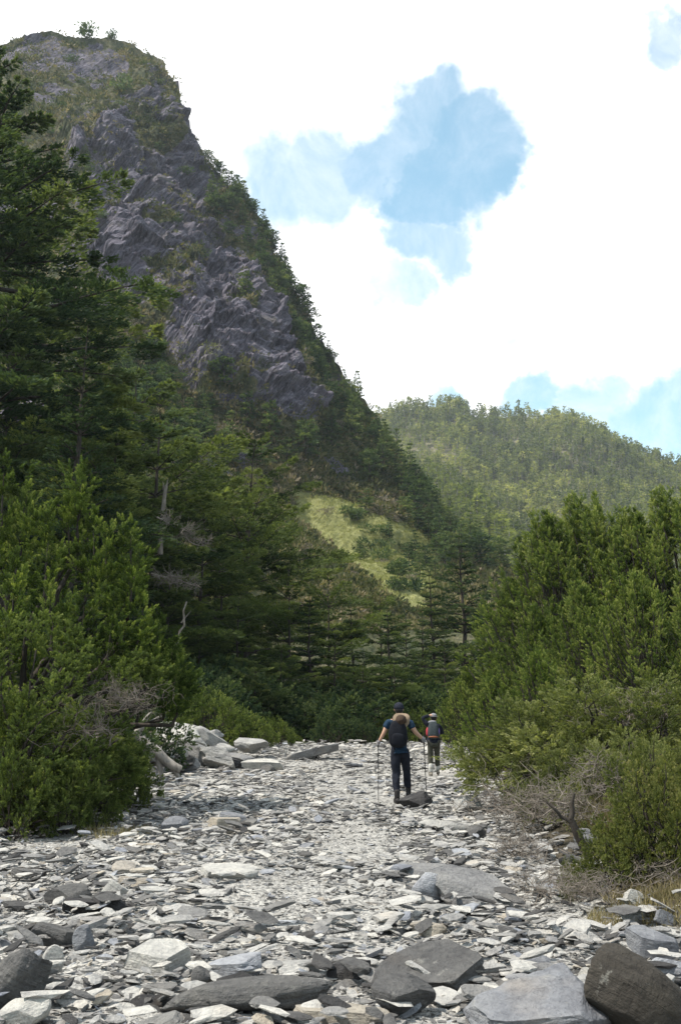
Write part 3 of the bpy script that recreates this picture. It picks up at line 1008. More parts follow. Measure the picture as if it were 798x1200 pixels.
FHP, _ = hill('far_hill', [(330, 520, 780), (400, 500, 780), (440, 492, 780), (470, 482, 785), (500, 478, 790), (530, 476, 795), (550, 488, 800), (580, 491, 800), (605, 487, 800), (640, 494, 795),
                           (660, 490, 790), (690, 503, 785), (720, 523, 780), (760, 537, 770), (800, 551, 760), (900, 590, 740), (1100, 640, 700)],
              [(-40, 330, 2), (60, 330, 2), (130, 330, 2), (220, 330, 2), (330, 330, 2)], 260, 170, 20, 501)
SPP, _ = hill('hill_spur', [(380, 470, 640), (430, 512, 600), (470, 538, 570), (505, 556, 540), (530, 570, 515), (552, 585, 490), (570, 605, 470), (590, 632, 450), (625, 668, 425), (690, 720, 400)],
              [(-20, 300, 2), (30, 280, 2), (60, 270, 2), (90, 280, 2), (110, 300, 2)], 200, 130, 12, 521)


def far_tree_unit(seed, nq=70, pine=False):
    rng = np.random.default_rng(seed)
    z = 0.28 + 0.72 * rng.random(nq) ** 0.9 if pine else 0.12 + 0.88 * rng.random(nq) ** 1.1
    r = (0.20 if pine else 0.17) * (np.clip(1.05 - z, 0, 1) ** (0.5 if pine else 0.8)) * (0.4 + 0.8 * rng.random(nq))
    ph = rng.random(nq) * 6.28
    P = np.stack([np.cos(ph) * r, np.sin(ph) * r, z], -1)
    D = unit(np.stack([np.cos(ph), np.sin(ph), 0.3 + 0 * ph], -1) + rng.normal(size=(nq, 3)) * 0.5)
    V, Fq = sprigs(P, D, 0.14 * (0.6 + 0.8 * rng.random(nq)), 0.085, 0.3, rng)
    tV, tF = tubes([(np.array([[0, 0, -0.05], [0, 0, 0.5], [0, 0, 0.95]]), np.array([0.018, 0.014, 0.004]))], 4)
    return np.concatenate([V, tV]), np.concatenate([Fq, tF + len(V)]), np.concatenate([rng.normal(size=nq) * 0.1, np.zeros(len(tF))]), np.concatenate([np.zeros(nq), np.ones(len(tF))])


def far_wood(name, P, n, hmin, hmax, seed, rows, label, leaf='farwood'):
    rng = np.random.default_rng(seed)
    units = [far_tree_unit(seed + i, 64, i % 2 == 0) for i in range(6)]
    pts = P[:rows].reshape(-1, 3)
    px, py = proj(pts)
    ok = (px > 380) & (px < 830) & (py < 720)
    dens = smooth(fbm(pts / 45.0, 4, seed + 2), -0.55, 0.25) ** 0.7
    w = ok * (0.3 + dens)
    idx = rng.choice(len(pts), n, p=w / w.sum())
    C = pts[idx] + rng.normal(size=(n, 3)) * np.array([1.5, 1.5, 0.2])
    big = fbm(C / 60.0, 3, seed + 3)
    VV, FF, TT, MM, off = [], [], [], [], 0
    for k, (uv, uf, ut, um) in enumerate(units):
        sel = np.nonzero(np.arange(n) % 6 == k)[0]
        h = hmin + (hmax - hmin) * rng.random(len(sel)) ** 1.3
        fat = h * (0.85 + 0.5 * rng.random(len(sel)))
        a = rng.random(len(sel)) * 6.28
        ca, sa = np.cos(a), np.sin(a)
        x = uv[None, :, 0] * ca[:, None] - uv[None, :, 1] * sa[:, None]
        y = uv[None, :, 0] * sa[:, None] + uv[None, :, 1] * ca[:, None]
        V = np.stack([x * fat[:, None], y * fat[:, None], uv[None, :, 2] * h[:, None] + 0 * x], -1) + C[sel][:, None]
        VV.append(V.reshape(-1, 3))
        m = len(uv)
        FF.append((uf[None] + (np.arange(len(sel)) * m)[:, None, None]).reshape(-1, 4) + off)
        off += len(sel) * m
        t0 = 0.45 + 0.20 * rng.normal(size=len(sel)) + 0.35 * big[sel]
        TT.append(np.clip(t0[:, None] + ut[None], 0, 1).ravel())
        MM.append(np.tile(um, len(sel)))
    me = make_mesh(name, np.concatenate(VV), np.concatenate(FF), [M[leaf], M['bark_grey']], np.concatenate(TT), mat_idx=np.concatenate(MM))
    tag(link(name, me), label, None, None, 'stuff')


far_wood('far_wood', FHP, 6800, 4, 13, 601, 171, 'open conifer wood covering the far hill')
far_wood('spur_wood', SPP, 1500, 5, 12, 621, 131, 'wood on the nearer spur of the far hill', 'spurwood')


# ------------------------------------------------------------------ junipers and shrubs near the creek bed
def px_lobes(base, rows, Y0, jit, rng, depth=1.0, side=9, hs=1.0):
    """rows of (tip px, tip py, foot px, foot py, radius px, dY): spires placed at real depth, relative to base"""
    L = []
    for (tx, ty, bx, by, r, dY) in rows:
        Y = Y0 + dY
        a, b = pix(tx, ty, Y + 0.1), pix(bx, by, Y - 0.1)
        v = a - b
        h = np.linalg.norm(v)
        R_ = r * Y / F
        L.append((*(b - base), *unit(v), h, R_ * 0.62))
        for q in range(side):      # side shoots round the spire
            f = 0.02 + 0.72 * rng.random()
            ph = rng.random() * 6.28
            o = np.array([math.cos(ph), math.sin(ph) * depth, 0]) * R_ * (0.35 + 0.5 * rng.random()) * (1.1 - f)
            L.append((*(b - base + v * f + o), *unit(unit(v) + unit(o) * rng.uniform(0.2, 0.8)), h * (0.22 + 0.2 * rng.random()) * hs, R_ * rng.uniform(0.2, 0.34)))
    return L


rj = np.random.default_rng(77)
# -- the big juniper on the left bank
bx = ghit(60, 945)
base = np.array([-5.9, 17.6, gz(-5.9, 17.6)])
rows = [(8, 532, -6, 650, 30, .3), (35, 562, 22, 665, 27, .5), (60, 592, 52, 700, 26, .2), (96, 545, 92, 650, 17, .6), (82, 562, 80, 660, 18, .8), (112, 600, 100, 705, 26, .3),
        (130, 615, 118, 705, 22, .1), (155, 610, 150, 705, 17, .2), (166, 640, 150, 725, 22, -.1), (20, 650, 8, 765, 34, -.5), (60, 685, 60, 775, 34, -.6), (100, 692, 95, 785, 33, -.6),
        (135, 702, 125, 795, 30, -.5), (170, 695, 158, 785, 26, -.3), (190, 722, 174, 805, 24, -.2), (206, 748, 188, 825, 22, 0), (222, 785, 202, 850, 18, .1), (214, 772, 192, 842, 20, .3),
        (-15, 570, -25, 690, 36, 1.), (-20, 690, -30, 820, 40, 0), (40, 740, 30, 830, 36, .8), (85, 760, 80, 840, 34, .9), (130, 770, 125, 850, 30, .9), (170, 770, 160, 850, 26, .8), (12, 610, 0, 700, 30, 1.4), (70, 640, 66, 740, 30, 1.2), (140, 660, 130, 760, 26, 1.0), (185, 750, 176, 830, 22, .9)]
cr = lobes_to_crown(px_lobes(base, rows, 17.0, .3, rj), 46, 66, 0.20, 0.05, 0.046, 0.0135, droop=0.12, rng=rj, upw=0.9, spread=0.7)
lines = []
stem = [limb((0, 0, -0.2), (0.15, -0.1, 1.2), 0.16, 0.12, 0.12, 7, rj)]
for (tx, ty, bx_, by_, r, dY) in rows:
    b = pix(bx_, by_, 17.0 + dY) - base
    a = pix(tx, ty, 17.1 + dY) - base
    lines.append(limb((0.02, -0.02, 0.2 + 0.5 * rj.random()), b, 0.07, 0.035, 0.25, 7, rj))
    lines.append(limb(b, b + (a - b) * 0.8, 0.03, 0.006, 0.15, 6, rj))
t_big = tree_from('juniper_tree', cr, tubes(stem + lines, 6), M['juniper'], M['bark'])
t_big.location = base
tag(t_big, 'tall bright green juniper with many upright spires on the left bank', 'tree', 'junipers beside the creek bed')

# -- rounded juniper shrub before it
base = np.array([-4.9, 14.9, gz(-4.9, 14.9)])
rows = []
for (cx, cy, r, dY) in [(5, 765, 40, 0), (-12, 820, 45, 0), (45, 745, 30, .4), (85, 770, 34, .2), (70, 810, 40, -.3), (30, 850, 42, -.4), (105, 800, 26, .3), (15, 905, 40, -.6), (60, 900, 30, -.5), (85, 925, 30, -.4),
                        (108, 930, 20, -.3), (30, 945, 34, -.7), (100, 890, 22, -.1), (-10, 950, 34, -.6), (55, 945, 28, -.7), (118, 905, 14, 0), (140, 858, 16, .6), (152, 890, 14, .7), (145, 905, 12, .5), (80, 855, 20, .2),
                        (185, 800, 22, 1.4), (165, 790, 24, 1.3), (140, 800, 24, 1.0)]:
    rows.append((cx + 4, cy - r * 0.95, cx - 2, cy + r * 0.55, r * 0.75, dY))
cr = lobes_to_crown(px_lobes(base, rows, 14.8, .3, rj, side=6, hs=1.3), 80, 58, 0.13, 0.04, 0.036, 0.012, droop=0.05, rng=rj, upw=0.65, spread=0.95, ptip=0.6)
lines = []
for (tx, ty, bx_, by_, r, dY) in rows:
    b = pix(bx_, by_, 14.8 + dY) - base
    lines.append(limb((0.02 * rj.normal(), 0.02 * rj.normal(), -0.1), b, 0.035, 0.012, 0.3, 7, rj))
V1, F1 = tubes(lines, 5)
t = tree_from('juniper_shrub', cr, (V1, F1), M['juniper_yellow'], M['bark'])
t.location = base
tag(t, 'rounded dark juniper shrub under the tall left juniper, reaching the gravel', 'shrub', 'junipers beside the creek bed')


def twig_thing(name, c, size, n, label, r=0.012, mat='twig', up=0.5, group='dead twig bushes'):
    V, Fq = dead_twigs((0, 0, size[2] * 0.3), size, n, rj, up, r)
    o = link(name, make_mesh(name, V, Fq, M[mat], smooth_=True), None, c)
    tag(o, label, 'dead shrub', group)
    return o


P = pix(140, 815, 15.6)
twig_thing('dead_shrub', (P[0], P[1], P[2] - 0.25), (0.75, 0.5, 0.45), 90, 'tangle of bare brown twigs under the left juniper', 0.008)
P = pix(100, 850, 15.0)
twig_thing('dead_shrub', (P[0], P[1], P[2] - 0.3), (0.7, 0.4, 0.5), 50, 'dark bare twigs inside the left juniper shrub', 0.010)

# -- generic juniper trees of the right bank
def juniper_proto(seed, H, Rr, nl, lean, leaf='juniper', plen=0.22, sl=0.060, sw=0.0145, per=46, n=56, lh=(0.55, 1.15), lr=(0.10, 0.21)):
    rng = np.random.default_rng(seed)
    L, lines = [], [limb((0, 0, -0.3), (lean * 0.8, 0, H * 0.45), 0.17, 0.1, 0.1, 7, rng)]
    for i in range(nl):
        f = (i + rng.random()) / nl
        z = H * (0.04 + 0.84 * f)
        rad = Rr * (1 - (max(f - 0.12, 0) / 0.95) ** 1.25) * (0.45 + 0.6 * rng.random() ** 0.7) * (1 + 0.18 * math.sin(3 * i * 2.399 + z * 2.0))
        ph = i * 2.399 + rng.normal() * 0.4
        p = np.array([math.cos(ph) * rad + lean * z * 0.25, math.sin(ph) * rad, z])
        ax = np.array([math.cos(ph) * 0.55 * rad / Rr + lean * 0.5, math.sin(ph) * 0.55 * rad / Rr, 1.0])
        h = rng.uniform(*lh) * (0.8 + 0.4 * f)
        L.append((*p, *ax, h, rng.uniform(*lr)))
        zz = min(z * 0.55, H * 0.42)
        lines.append(limb((lean * 0.8 * (zz + 0.3) / (H * 0.45 + 0.3), 0, zz), p, (0.05 if i % 3 == 0 else 0.02) * (1.2 - f), 0.014, 0.2, 6, rng))
        lines.append(limb(p, p + unit(ax) * h * 0.8, 0.028, 0.006, 0.12, 5, rng))
    L.append((lean * H * 0.2, 0, H * 0.80, lean * 0.3, 0, 1, H * 0.22, 0.35))
    cr = lobes_to_crown(L, per, n, plen, 0.05, sl, sw, droop=0.12, rng=rng, upw=0.8, spread=0.8)
    return Kind('juniper_tree', tree_from('juniper_tree', cr, tubes(lines, 6), M[leaf], M['bark']), H)


K_jun = [juniper_proto(701, 6.0, 2.5, 210, -0.25), juniper_proto(702, 5.5, 2.7, 200, -0.2), juniper_proto(703, 3.2, 1.8, 110, -0.3, lh=(0.4, 0.8), lr=(0.09, 0.16))]
JUN = []


def put_near(kind, px, top, Y, sx=1.0, label=None, cat='tree', group='junipers beside the creek bed', rz=None, hx=None):
    tpt = pix(px, top, Y)
    zb = gz(tpt[0], Y) - 0.1
    s = max((tpt[2] - zb), 0.25) / kind.H
    o = kind.put((tpt[0], Y, zb), s, (RNG.random() - 0.5) * 1.2 if rz is None else rz, sx)
    tag(o, label, cat, group)
    JUN.append((o, (px, top, Y)))
    return o


for (px, top, Y, k, sx, lab) in [
        (552, 768, 37, 1, 0.9, 'small juniper at the left front of the right juniper grove'),
        (608, 668, 37, 0, 0.85, 'juniper of the right grove nearest the two dark firs'),
        (655, 592, 35, 0, 1.0, 'tall pointed juniper of the right grove with a spire before the far hill'),
        (700, 580, 36, 1, 0.95, 'tallest dark juniper on the skyline of the right grove'),
        (752, 590, 34, 0, 1.0, 'broad juniper on the right grove skyline'),
        (805, 572, 34, 1, 1.0, 'juniper cut by the right edge on the skyline'),
        (588, 752, 32, 0, 0.8, 'juniper behind the walkers on their right'),
        (640, 702, 30, 1, 0.9, 'mid green juniper in the middle of the right grove'),
        (690, 672, 28, 0, 0.9, 'juniper with feathery spires below the tallest of the grove'),
        (752, 668, 26, 1, 0.9, 'large juniper at the right centre of the grove'),
        (815, 690, 25, 0, 0.9, 'juniper at the right edge above the light shrubs'),
        (545, 800, 34, 2, 1.0, 'low juniper right behind the second walker'),
        (525, 822, 37, 2, 0.9, 'lowest leafy juniper just left of the second walker head'),
        (585, 795, 28, 2, 1.0, 'low yellowish juniper above the creek edge at right'),
        (640, 770, 23, 2, 1.0, 'low juniper in front of the grove above the pale shrubs')]:
    put_near(K_jun[k], px, top + (20 if k < 2 else 6), Y, sx, lab)


# -- shrubs
def shrub_proto(name, seed, H, Rr, nl, leaf, plen, sl, sw, per, n, flat=1.0, low=0.0, bark='bark'):
    rng = np.random.default_rng(seed)
    L, lines = [], []
    for i in range(nl):
        ph = i * 2.399 + rng.normal() * 0.3
        el = math.asin(min(0.98, max(low, (i + 0.5) / nl)))
        q = 0.62 + 0.3 * rng.random()
        p = np.array([math.cos(ph) * math.cos(el) * Rr * q, math.sin(ph) * math.cos(el) * Rr * q, 0.06 * H + math.sin(el) * H * 0.72 * q])
        ax = unit(np.array([math.cos(ph) * math.cos(el) * flat, math.sin(ph) * math.cos(el) * flat, 0.55 + 0.6 * math.sin(el)]))
        L.append((*p, *ax, H * rng.uniform(0.22, 0.36), Rr * rng.uniform(0.18, 0.30)))
        lines.append(limb((0.01 * rng.normal(), 0.01 * rng.normal(), -0.1), p, 0.03, 0.012, 0.35, 7, rng))
        for q2 in range(2):
            lines.append(limb(p, p + ax * H * 0.2 + rng.normal(size=3) * 0.1 * Rr, 0.012, 0.004, 0.4, 5, rng))
    cr = lobes_to_crown(L, per, n, plen, plen * 0.3, sl, sw, droop=0.1, rng=rng, upw=0.65, spread=0.95, ptip=0.5)
    return Kind(name, tree_from(name, cr, tubes(lines, 5), M[leaf], M[bark]), H)


K_light = shrub_proto('juniper_shrub', 801, 1.8, 1.35, 30, 'juniper_yellow', 0.19, 0.044, 0.018, 62, 46, 1.2)
K_pale = shrub_proto('juniper_shrub', 804, 1.8, 1.4, 34, 'juniper_pale', 0.18, 0.042, 0.017, 66, 44, 1.2)
K_box = shrub_proto('leafy_shrub', 802, 1.5, 0.95, 40, 'boxleaf', 0.10, 0.030, 0.015, 170, 24, 1.0)
K_dark = shrub_proto('dark_shrub', 803, 2.2, 1.6, 28, 'fir', 0.26, 0.085, 0.034, 34, 26, 1.0)

for (px, top, Y, sx, lab) in [
        (660, 802, 17.0, 1.05, 'pale green juniper shrub with upswept tips at the right bank'),
        (705, 785, 16.0, 1.3, 'pale green juniper shrub below the middle of the right grove'),
        (780, 785, 15.2, 1.2, 'pale green juniper shrub at the right edge under the grove'),
        (628, 868, 16.5, 0.6, 'small yellow green juniper shrub nearest the creek on the right'),
        (672, 862, 13.8, 0.7, 'juniper shrub above the dead grey twigs at the right bank'),
        (735, 850, 13.0, 0.9, 'juniper shrub between the dead twigs and the round leafy shrub')]:
    put_near(K_pale, px, top, Y, sx, lab, 'shrub', 'juniper shrubs on the right bank')
for (px, top, Y, sx, lab) in [
        (770, 862, 9.0, 0.62, 'dense round leafy shrub right above the boulder at the right edge'),
        (718, 950, 9.2, 0.70, 'low leafy shrub hanging over the soil bank at right'),
        (812, 900, 9.0, 0.8, 'leafy shrub cut by the right edge'),
        (675, 1000, 9.3, 0.55, 'sparse little plant over the dry soil at right')]:
    put_near(K_box, px, top, Y, sx, lab, 'shrub', 'leafy shrubs on the right bank')
for (px, top, Y, sx, lab) in [
        (248, 802, 33.0, 0.8, 'olive shrub left of the outcrop shrubs at the forest foot'),
        (288, 828, 32.5, 0.8, 'round light green shrub behind the pale rock outcrop'),
        (325, 838, 34.0, 0.7, 'light green shrub right of the outcrop under the dark forest'),
        (345, 858, 34.5, 0.7, 'lowest light green shrub beside the long leaning slab'),
        (455, 838, 38.0, 0.8, 'yellow green shrub just left of the first walker'),
        (490, 828, 38.5, 0.8, 'yellow green shrub between the two walkers')]:
    put_near(K_light, px, top, Y, sx, lab, 'shrub', 'light shrubs at the forest foot')
for (px, top, Y, sx, lab) in [
        (20, 872, 14.2, 0.55, 'low juniper shrub at the left edge touching the gravel patch'),
        (78, 886, 14.6, 0.5, 'low juniper shrub in the middle of the left shrub foot'),
        (112, 895, 15.2, 0.42, 'small yellow green juniper shrub at the right tip of the left shrub foot'),
        (55, 800, 16.2, 0.9, 'shaded juniper shrub behind the rounded left shrub'),
        (-15, 780, 15.6, 0.9, 'juniper shrub cut by the left edge beside the rounded shrub'),
        (125, 838, 17.2, 0.6, 'juniper shrub behind the bare brown twigs'),
        (150, 872, 17.0, 0.35, 'little juniper shrub left of the gnarled root'),
        (95, 835, 19.5, 0.9, 'juniper shrub in the shade under the tall left juniper')]:
    put_near(K_light, px, top, Y, sx, lab, 'shrub', 'juniper shrubs on the left bank')
for i, (px, top, Y, sx) in enumerate([(372, 812, 39, 1.1), (402, 795, 40, 1.1), (432, 805, 39, 1.0), (350, 800, 41, 1.1), (318, 790, 41, 1.0), (455, 795, 42, 1.1), (285, 780, 40, 1.0), (225, 770, 36, 1.0),
                                      (480, 790, 44, 1.0), (260, 765, 40, 1.0), (150, 790, 27, 0.8), (110, 800, 24, 0.8), (392, 832, 37, 0.8), (425, 838, 37, 0.7), (505, 800, 43, 0.9)]):
    put_near(K_dark, px, top, Y, sx, None, 'shrub', 'dark shrubs at the forest foot')

# dead and dry plants of the right bank
for (px, py, Y, size, n, r, lab) in [
        (612, 935, 14.0, (0.75, 0.5, 0.6), 110, 0.010, 'grey dead twig bush at the creek edge right of the walkers'),
        (650, 930, 12.2, (0.65, 0.45, 0.6), 120, 0.009, 'pale tangled dead branches under the right juniper shrub'),
        (612, 985, 11.6, (0.45, 0.35, 0.35), 70, 0.007, 'low dry brown twigs on the stones at right'),
        (700, 900, 12.4, (0.5, 0.4, 0.5), 50, 0.009, 'thin dry twigs left of the round leafy shrub'),
        (745, 830, 15.0, (0.7, 0.5, 0.5), 60, 0.010, 'grey twigs poking out of the pale right shrubs'),
        (640, 1030, 9.0, (0.34, 0.25, 0.34), 70, 0.005, 'sparse thin twigs with few leaves over the dry soil'),
        (690, 1035, 8.6, (0.38, 0.25, 0.24), 80, 0.005, 'thin hanging roots at the soil bank below the leafy shrub'),
        (770, 1020, 8.6, (0.4, 0.3, 0.2), 40, 0.005, 'dry twigs and roots on the soil at the right edge')]:
    P = pix(px, py, Y)
    g = gz(P[0], Y)
    twig_thing('dead_shrub', (P[0], Y, max(g - 0.03, P[2] - size[2] * 0.6)), size, n, lab, r, up=0.6)


def grass_thing(c, rad, n, h, label):
    ph = rj.random(n) * 6.28
    r = rad * np.sqrt(rj.random(n))
    P = np.stack([np.cos(ph) * r, np.sin(ph) * r, np.zeros(n)], -1)
    P[:, 2] = ground_z(P[:, 0] + c[0], P[:, 1] + c[1]) - c[2]
    D = unit(rj.normal(size=(n, 3)) * 0.45 + np.array([0, 0, 1.0]))
    V, Fq = sprigs(P, D, h * (0.5 + 0.8 * rj.random(n)), 0.006, rng=rj)
    o = link('dry_grass_tuft', make_mesh('dry_grass_tuft', V, Fq, M['drygrass'], np.clip(rj.normal(0.5, 0.2, n), 0, 1)), None, c)
    tag(o, label, 'grass tuft', 'dry grass tufts on the soil bank')


for (px, py, Y, rad, n, h, lab) in [(755, 1035, 8.7, 0.35, 900, 0.13, 'dry straw grass on the soil at the right edge'), (718, 1055, 8.3, 0.22, 500, 0.10, 'dry grass tuft at the foot of the soil bank'),
                                    (700, 905, 12.6, 0.3, 900, 0.45, 'tall pale dry grass left of the round leafy shrub'), (785, 1050, 8.2, 0.3, 700, 0.12, 'straw grass beside the pale stones at right'),
                                    (135, 968, 14.4, 0.5, 600, 0.14, 'thin dry grass at the foot of the left shrub')]:
    P = pix(px, py, Y)
    grass_thing((P[0], Y, gz(P[0], Y)), rad, n, h, lab)

# bleached dead wood in the dark forest
def dead_tree(name, lines, label, cat='dead tree', mat='twig', sides=7):
    b = np.array(lines[0][0][0])
    V, Fq = tubes([(np.asarray(p) - b, r) for p, r in lines], sides)
    o = link(name, make_mesh(name, V, Fq, M[mat], smooth_=True), None, b)
    tag(o, label, cat, 'weathered dead wood')


Y = 43.0
dead_tree('dead_snag', [limb(pix(188, 650, Y), pix(195, 569, Y), 0.13, 0.085, 0.06, 9, rj), limb(pix(194, 574, Y), pix(197, 561, Y), .07, .015, .1, 4, rj), limb(pix(192, 574, Y), pix(191, 564, Y), .05, .01, .1, 4, rj), limb(pix(192, 610, Y), pix(202, 596, Y), .05, .012, .2, 5, rj)], 'grey broken tree trunk standing in the dark forest')
Y = 37.0


def spray(p0, p1, n, r, w):
    ls = [limb(pix(*p0, Y), pix(*p1, Y), r, r * 0.4, 0.2, 8, rj)]
    a, b = pix(*p0, Y), pix(*p1, Y)
    for k in range(n):
        f = 0.15 + 0.85 * rj.random()
        q = a + (b - a) * f
        e = q + np.array([rj.normal() * 0.6, rj.normal() * 0.6, rj.normal() * 0.35 + 0.08]) * w * (0.3 + rj.random())
        ls.append(limb(q, e, r * 0.30, 0.006, 0.45, 6, rj))
        for m in range(7):
            e2 = e + rj.normal(size=3) * 0.34 * w
            ls.append(limb(q + (e - q) * (0.4 + 0.5 * rj.random()), e2, r * 0.2, 0.005, 0.3, 4, rj))
    return ls


dead_tree('dead_branch', spray((184, 606), (240, 640), 40, 0.035, 0.5), 'bleached white dead branch hanging right of the grey snag', 'dead branch')
dead_tree('dead_branch', spray((178, 672), (232, 688), 40, 0.03, 0.5), 'grey dead twigs below the bleached white branch', 'dead branch')
Y = 36.0
dead_tree('dead_branch', [limb(pix(205, 760, Y), pix(219, 705, Y), 0.05, 0.03, 0.2, 7, rj), limb(pix(213, 730, Y), pix(224, 716, Y), 0.03, 0.01, 0.2, 5, rj)], 'short pale broken stub low in the dark forest', 'dead branch')
for (px, py, h, lab) in [(389, 474, 7.5, 'slim white dead snag on the right ridge of the mountain'), (231, 190, 3.0, 'tiny pale snag on the upper right cliff edge'), (184, 80, 3.0, 'thin bare pole near the summit at right'), (258, 430, 5.0, 'pale dead stem on the lower cliff')]:
    p = mt_at(px, py)
    dead_tree('dead_snag', [limb(p, p + np.array([0.3, 0, h]), 0.16, 0.05, 0.05, 6, rj), limb(p + np.array([0.2, 0, h * .7]), p + np.array([0.9, 0, h * .85]), 0.06, 0.03, 0.05, 4, rj)], lab)

# gnarled roots at the foot of the left juniper
Y = 25.0
ls = [limb(pix(158, 862, Y), pix(212, 902, Y), 0.16, 0.10, 0.16, 9, rj), limb(pix(165, 868, Y), pix(172, 915, Y), 0.11, 0.05, 0.15, 7, rj), limb(pix(185, 885, Y), pix(190, 918, Y), 0.09, 0.04, 0.15, 7, rj),
      limb(pix(158, 862, Y), pix(178, 835, Y), 0.10, 0.04, 0.2, 7, rj), limb(pix(200, 896, Y), pix(214, 915, Y), 0.08, 0.04, 0.1, 6, rj), limb(pix(170, 850, Y), pix(200, 832, Y), 0.05, 0.02, 0.3, 7, rj)]
dead_tree('gnarled_root', ls, 'thick gnarled grey root under the left juniper beside the pale outcrop', 'root', 'bark_grey')
Y = 10.4
dead_tree('leaning_stump', [limb(pix(690, 1005, Y), pix(668, 960, Y), 0.055, 0.035, 0.08, 6, rj), limb(pix(668, 960, Y), pix(672, 930, Y), 0.03, 0.015, 0.2, 6, rj), limb(pix(676, 975, Y), pix(640, 940, Y), 0.03, 0.01, 0.25, 7, rj)],
          'dark leaning shrub stem above the soil bank at right', 'stem', 'bark')

# ------------------------------------------------------------------ stones
def ico(sub):
    bm = bmesh.new()
    bmesh.ops.create_icosphere(bm, subdivisions=sub, radius=1.0)
    V = np.array([v.co[:] for v in bm.verts])
    Fq = np.array([[v.index for v in f.verts] for f in bm.faces])
    bm.free()
    return V, Fq


_ICO = {k: ico(k) for k in (1, 2, 3, 4, 5)}


def rock_geo(seed, sx, sy, sz, sub=4, cuts=9, rough=0.03, strata=0.0, flat=0.0, soft=0.0, bevel=0.35):
    """faceted stone: a ball clipped by planes, squeezed to size, with bedding steps and roughness; base at z=0"""
    rng = np.random.default_rng(seed)
    V, Fq = _ICO[sub]
    V = V.copy()
    # broad top and bottom first when it is a slab
    pl = []
    if flat > 0:
        for sg in (1, -1):
            n = unit(np.array([rng.normal() * 0.08, rng.normal() * 0.08, sg]))
            pl.append((n, 0.45 * (1 - flat) + 0.22))
    for k in range(cuts):
        ph = rng.random() * 6.28
        el = rng.normal() * (0.25 if flat > 0 else 0.6)
        n = np.array([math.cos(ph) * math.cos(el), math.sin(ph) * math.cos(el), math.sin(el)])
        pl.append((n, rng.uniform(0.5, 0.82)))
    for n, d in pl:
        q = V @ n - d
        over = np.clip(q, 0, None)
        V = V - n[None] * (over * (1 - soft * 0.3))[:, None]
    nr = unit(V)
    V = V + nr * (rough * fbm(V * 2.3 + seed, 4, seed))[:, None]
    V = V + nr * (rough * 0.35 * fbm(V * 9.0 + seed, 3, seed + 5))[:, None]
    mn, mx = V.min(0), V.max(0)
    V = (V - (mn + mx) / 2) / (mx - mn)
    if strata > 0:
        st = np.sin((V[:, 2] + 0.1 * V[:, 0] + 0.05 * fbm(V * 3, 2, seed)) * strata * 6.28)
        st = np.sign(st) * np.abs(st) ** 0.5
        side = np.clip(1 - np.abs(V[:, 2]) * 1.6, 0.2, 1)
        V[:, :2] *= (1 + 0.022 * st * side)[:, None]
    V = V * np.array([sx, sy, sz])
    V[:, 2] += sz / 2
    return V, Fq


TONES = {'pale grey': (0.35, 0.342, 0.322), 'whitish': (0.44, 0.427, 0.392), 'bluish grey': (0.20, 0.205, 0.218), 'mid grey': (0.215, 0.212, 0.208), 'dark grey': (0.115, 0.112, 0.108),
         'charcoal': (0.055, 0.053, 0.053), 'tan': (0.36, 0.325, 0.27), 'dark brown': (0.055, 0.049, 0.041), 'pale bluish': (0.32, 0.327, 0.345)}
MARKS = []     # (phrase, px, py, Y)


def stone_at(px, py, wpx, hpx, tone, label, dr=0.7, seed=0, rot=(0, 0, 0), cat='boulder', name='boulder', bury=0.08, mark=None, Y=None, **kw):
    g = ghit(px, py) if Y is None else None
    if g is None:
        p = pix(px, py, Y)
        g = np.array([p[0], Y, p[2]])
    s = g[1] / F
    w, h = wpx * s, hpx * s
    V, Fq = rock_geo(seed, w, w * dr, h, **kw)
    me = make_mesh(name, V, Fq, M['stone'], smooth_=True)
    me.set_sharp_from_angle(angle=R(28))
    o = link(name, me, None, (g[0], g[1] + w * dr * 0.3, g[2] - bury * h), tuple(R(a) for a in rot))
    o.color = (*TONES[tone], 1)
    tag(o, label, cat, 'stones of the creek bed')
    MARKS.append((mark or label, px, py, g[1]))
    return o


S = stone_at
SL = dict(cat='flat stone', name='flat_stone')
S(748, 1236, 150, 84, 'dark brown', 'largest dark brown leaning boulder with a smooth face in the bottom right corner', 0.6, 3, (-14, 36, 8), sub=5, cuts=8, rough=0.06, soft=1.0, flat=0.1, bury=-0.12, mark='the big dark brown boulder')
S(655, 1232, 170, 58, 'bluish grey', 'big bluish grey rounded slab before the dark brown corner boulder', 0.8, 4, (6, -10, 20), sub=5, cuts=11, rough=0.1, soft=0.3, flat=0.15, strata=2.5, mark='the big bluish slab at the bottom')
S(503, 1168, 128, 38, 'dark grey', 'broad dark grey boulder with layered stripes at the bottom centre', 0.7, 5, (12, -8, 15), sub=5, cuts=9, rough=0.06, strata=4, flat=0.4, mark='the striped grey boulder')
S(468, 1194, 78, 44, 'dark grey', 'angular dark grey block in front of the striped grey boulder', 0.7, 6, (0, 10, 30), sub=5, cuts=7, rough=0.05, mark='the angular dark block')
S(288, 1190, 190, 36, 'dark grey', 'long dark slate log with a broken right end at the bottom', 0.3, 7, (0, -4, 6), sub=5, cuts=10, rough=0.05, strata=2, soft=1.0, mark='the long dark slate log')
S(181, 1142, 76, 28, 'whitish', 'whitish flat slab above the left end of the long dark log', 0.8, 8, (6, 4, 20), sub=5, cuts=8, flat=0.5, mark='the whitish flat slab', **SL)
S(-6, 1188, 60, 72, 'dark grey', 'rough dark grey boulder cut by the left edge near the bottom', 0.8, 9, (0, 32, 20), sub=5, cuts=9, rough=0.12, mark='the rough left edge boulder')
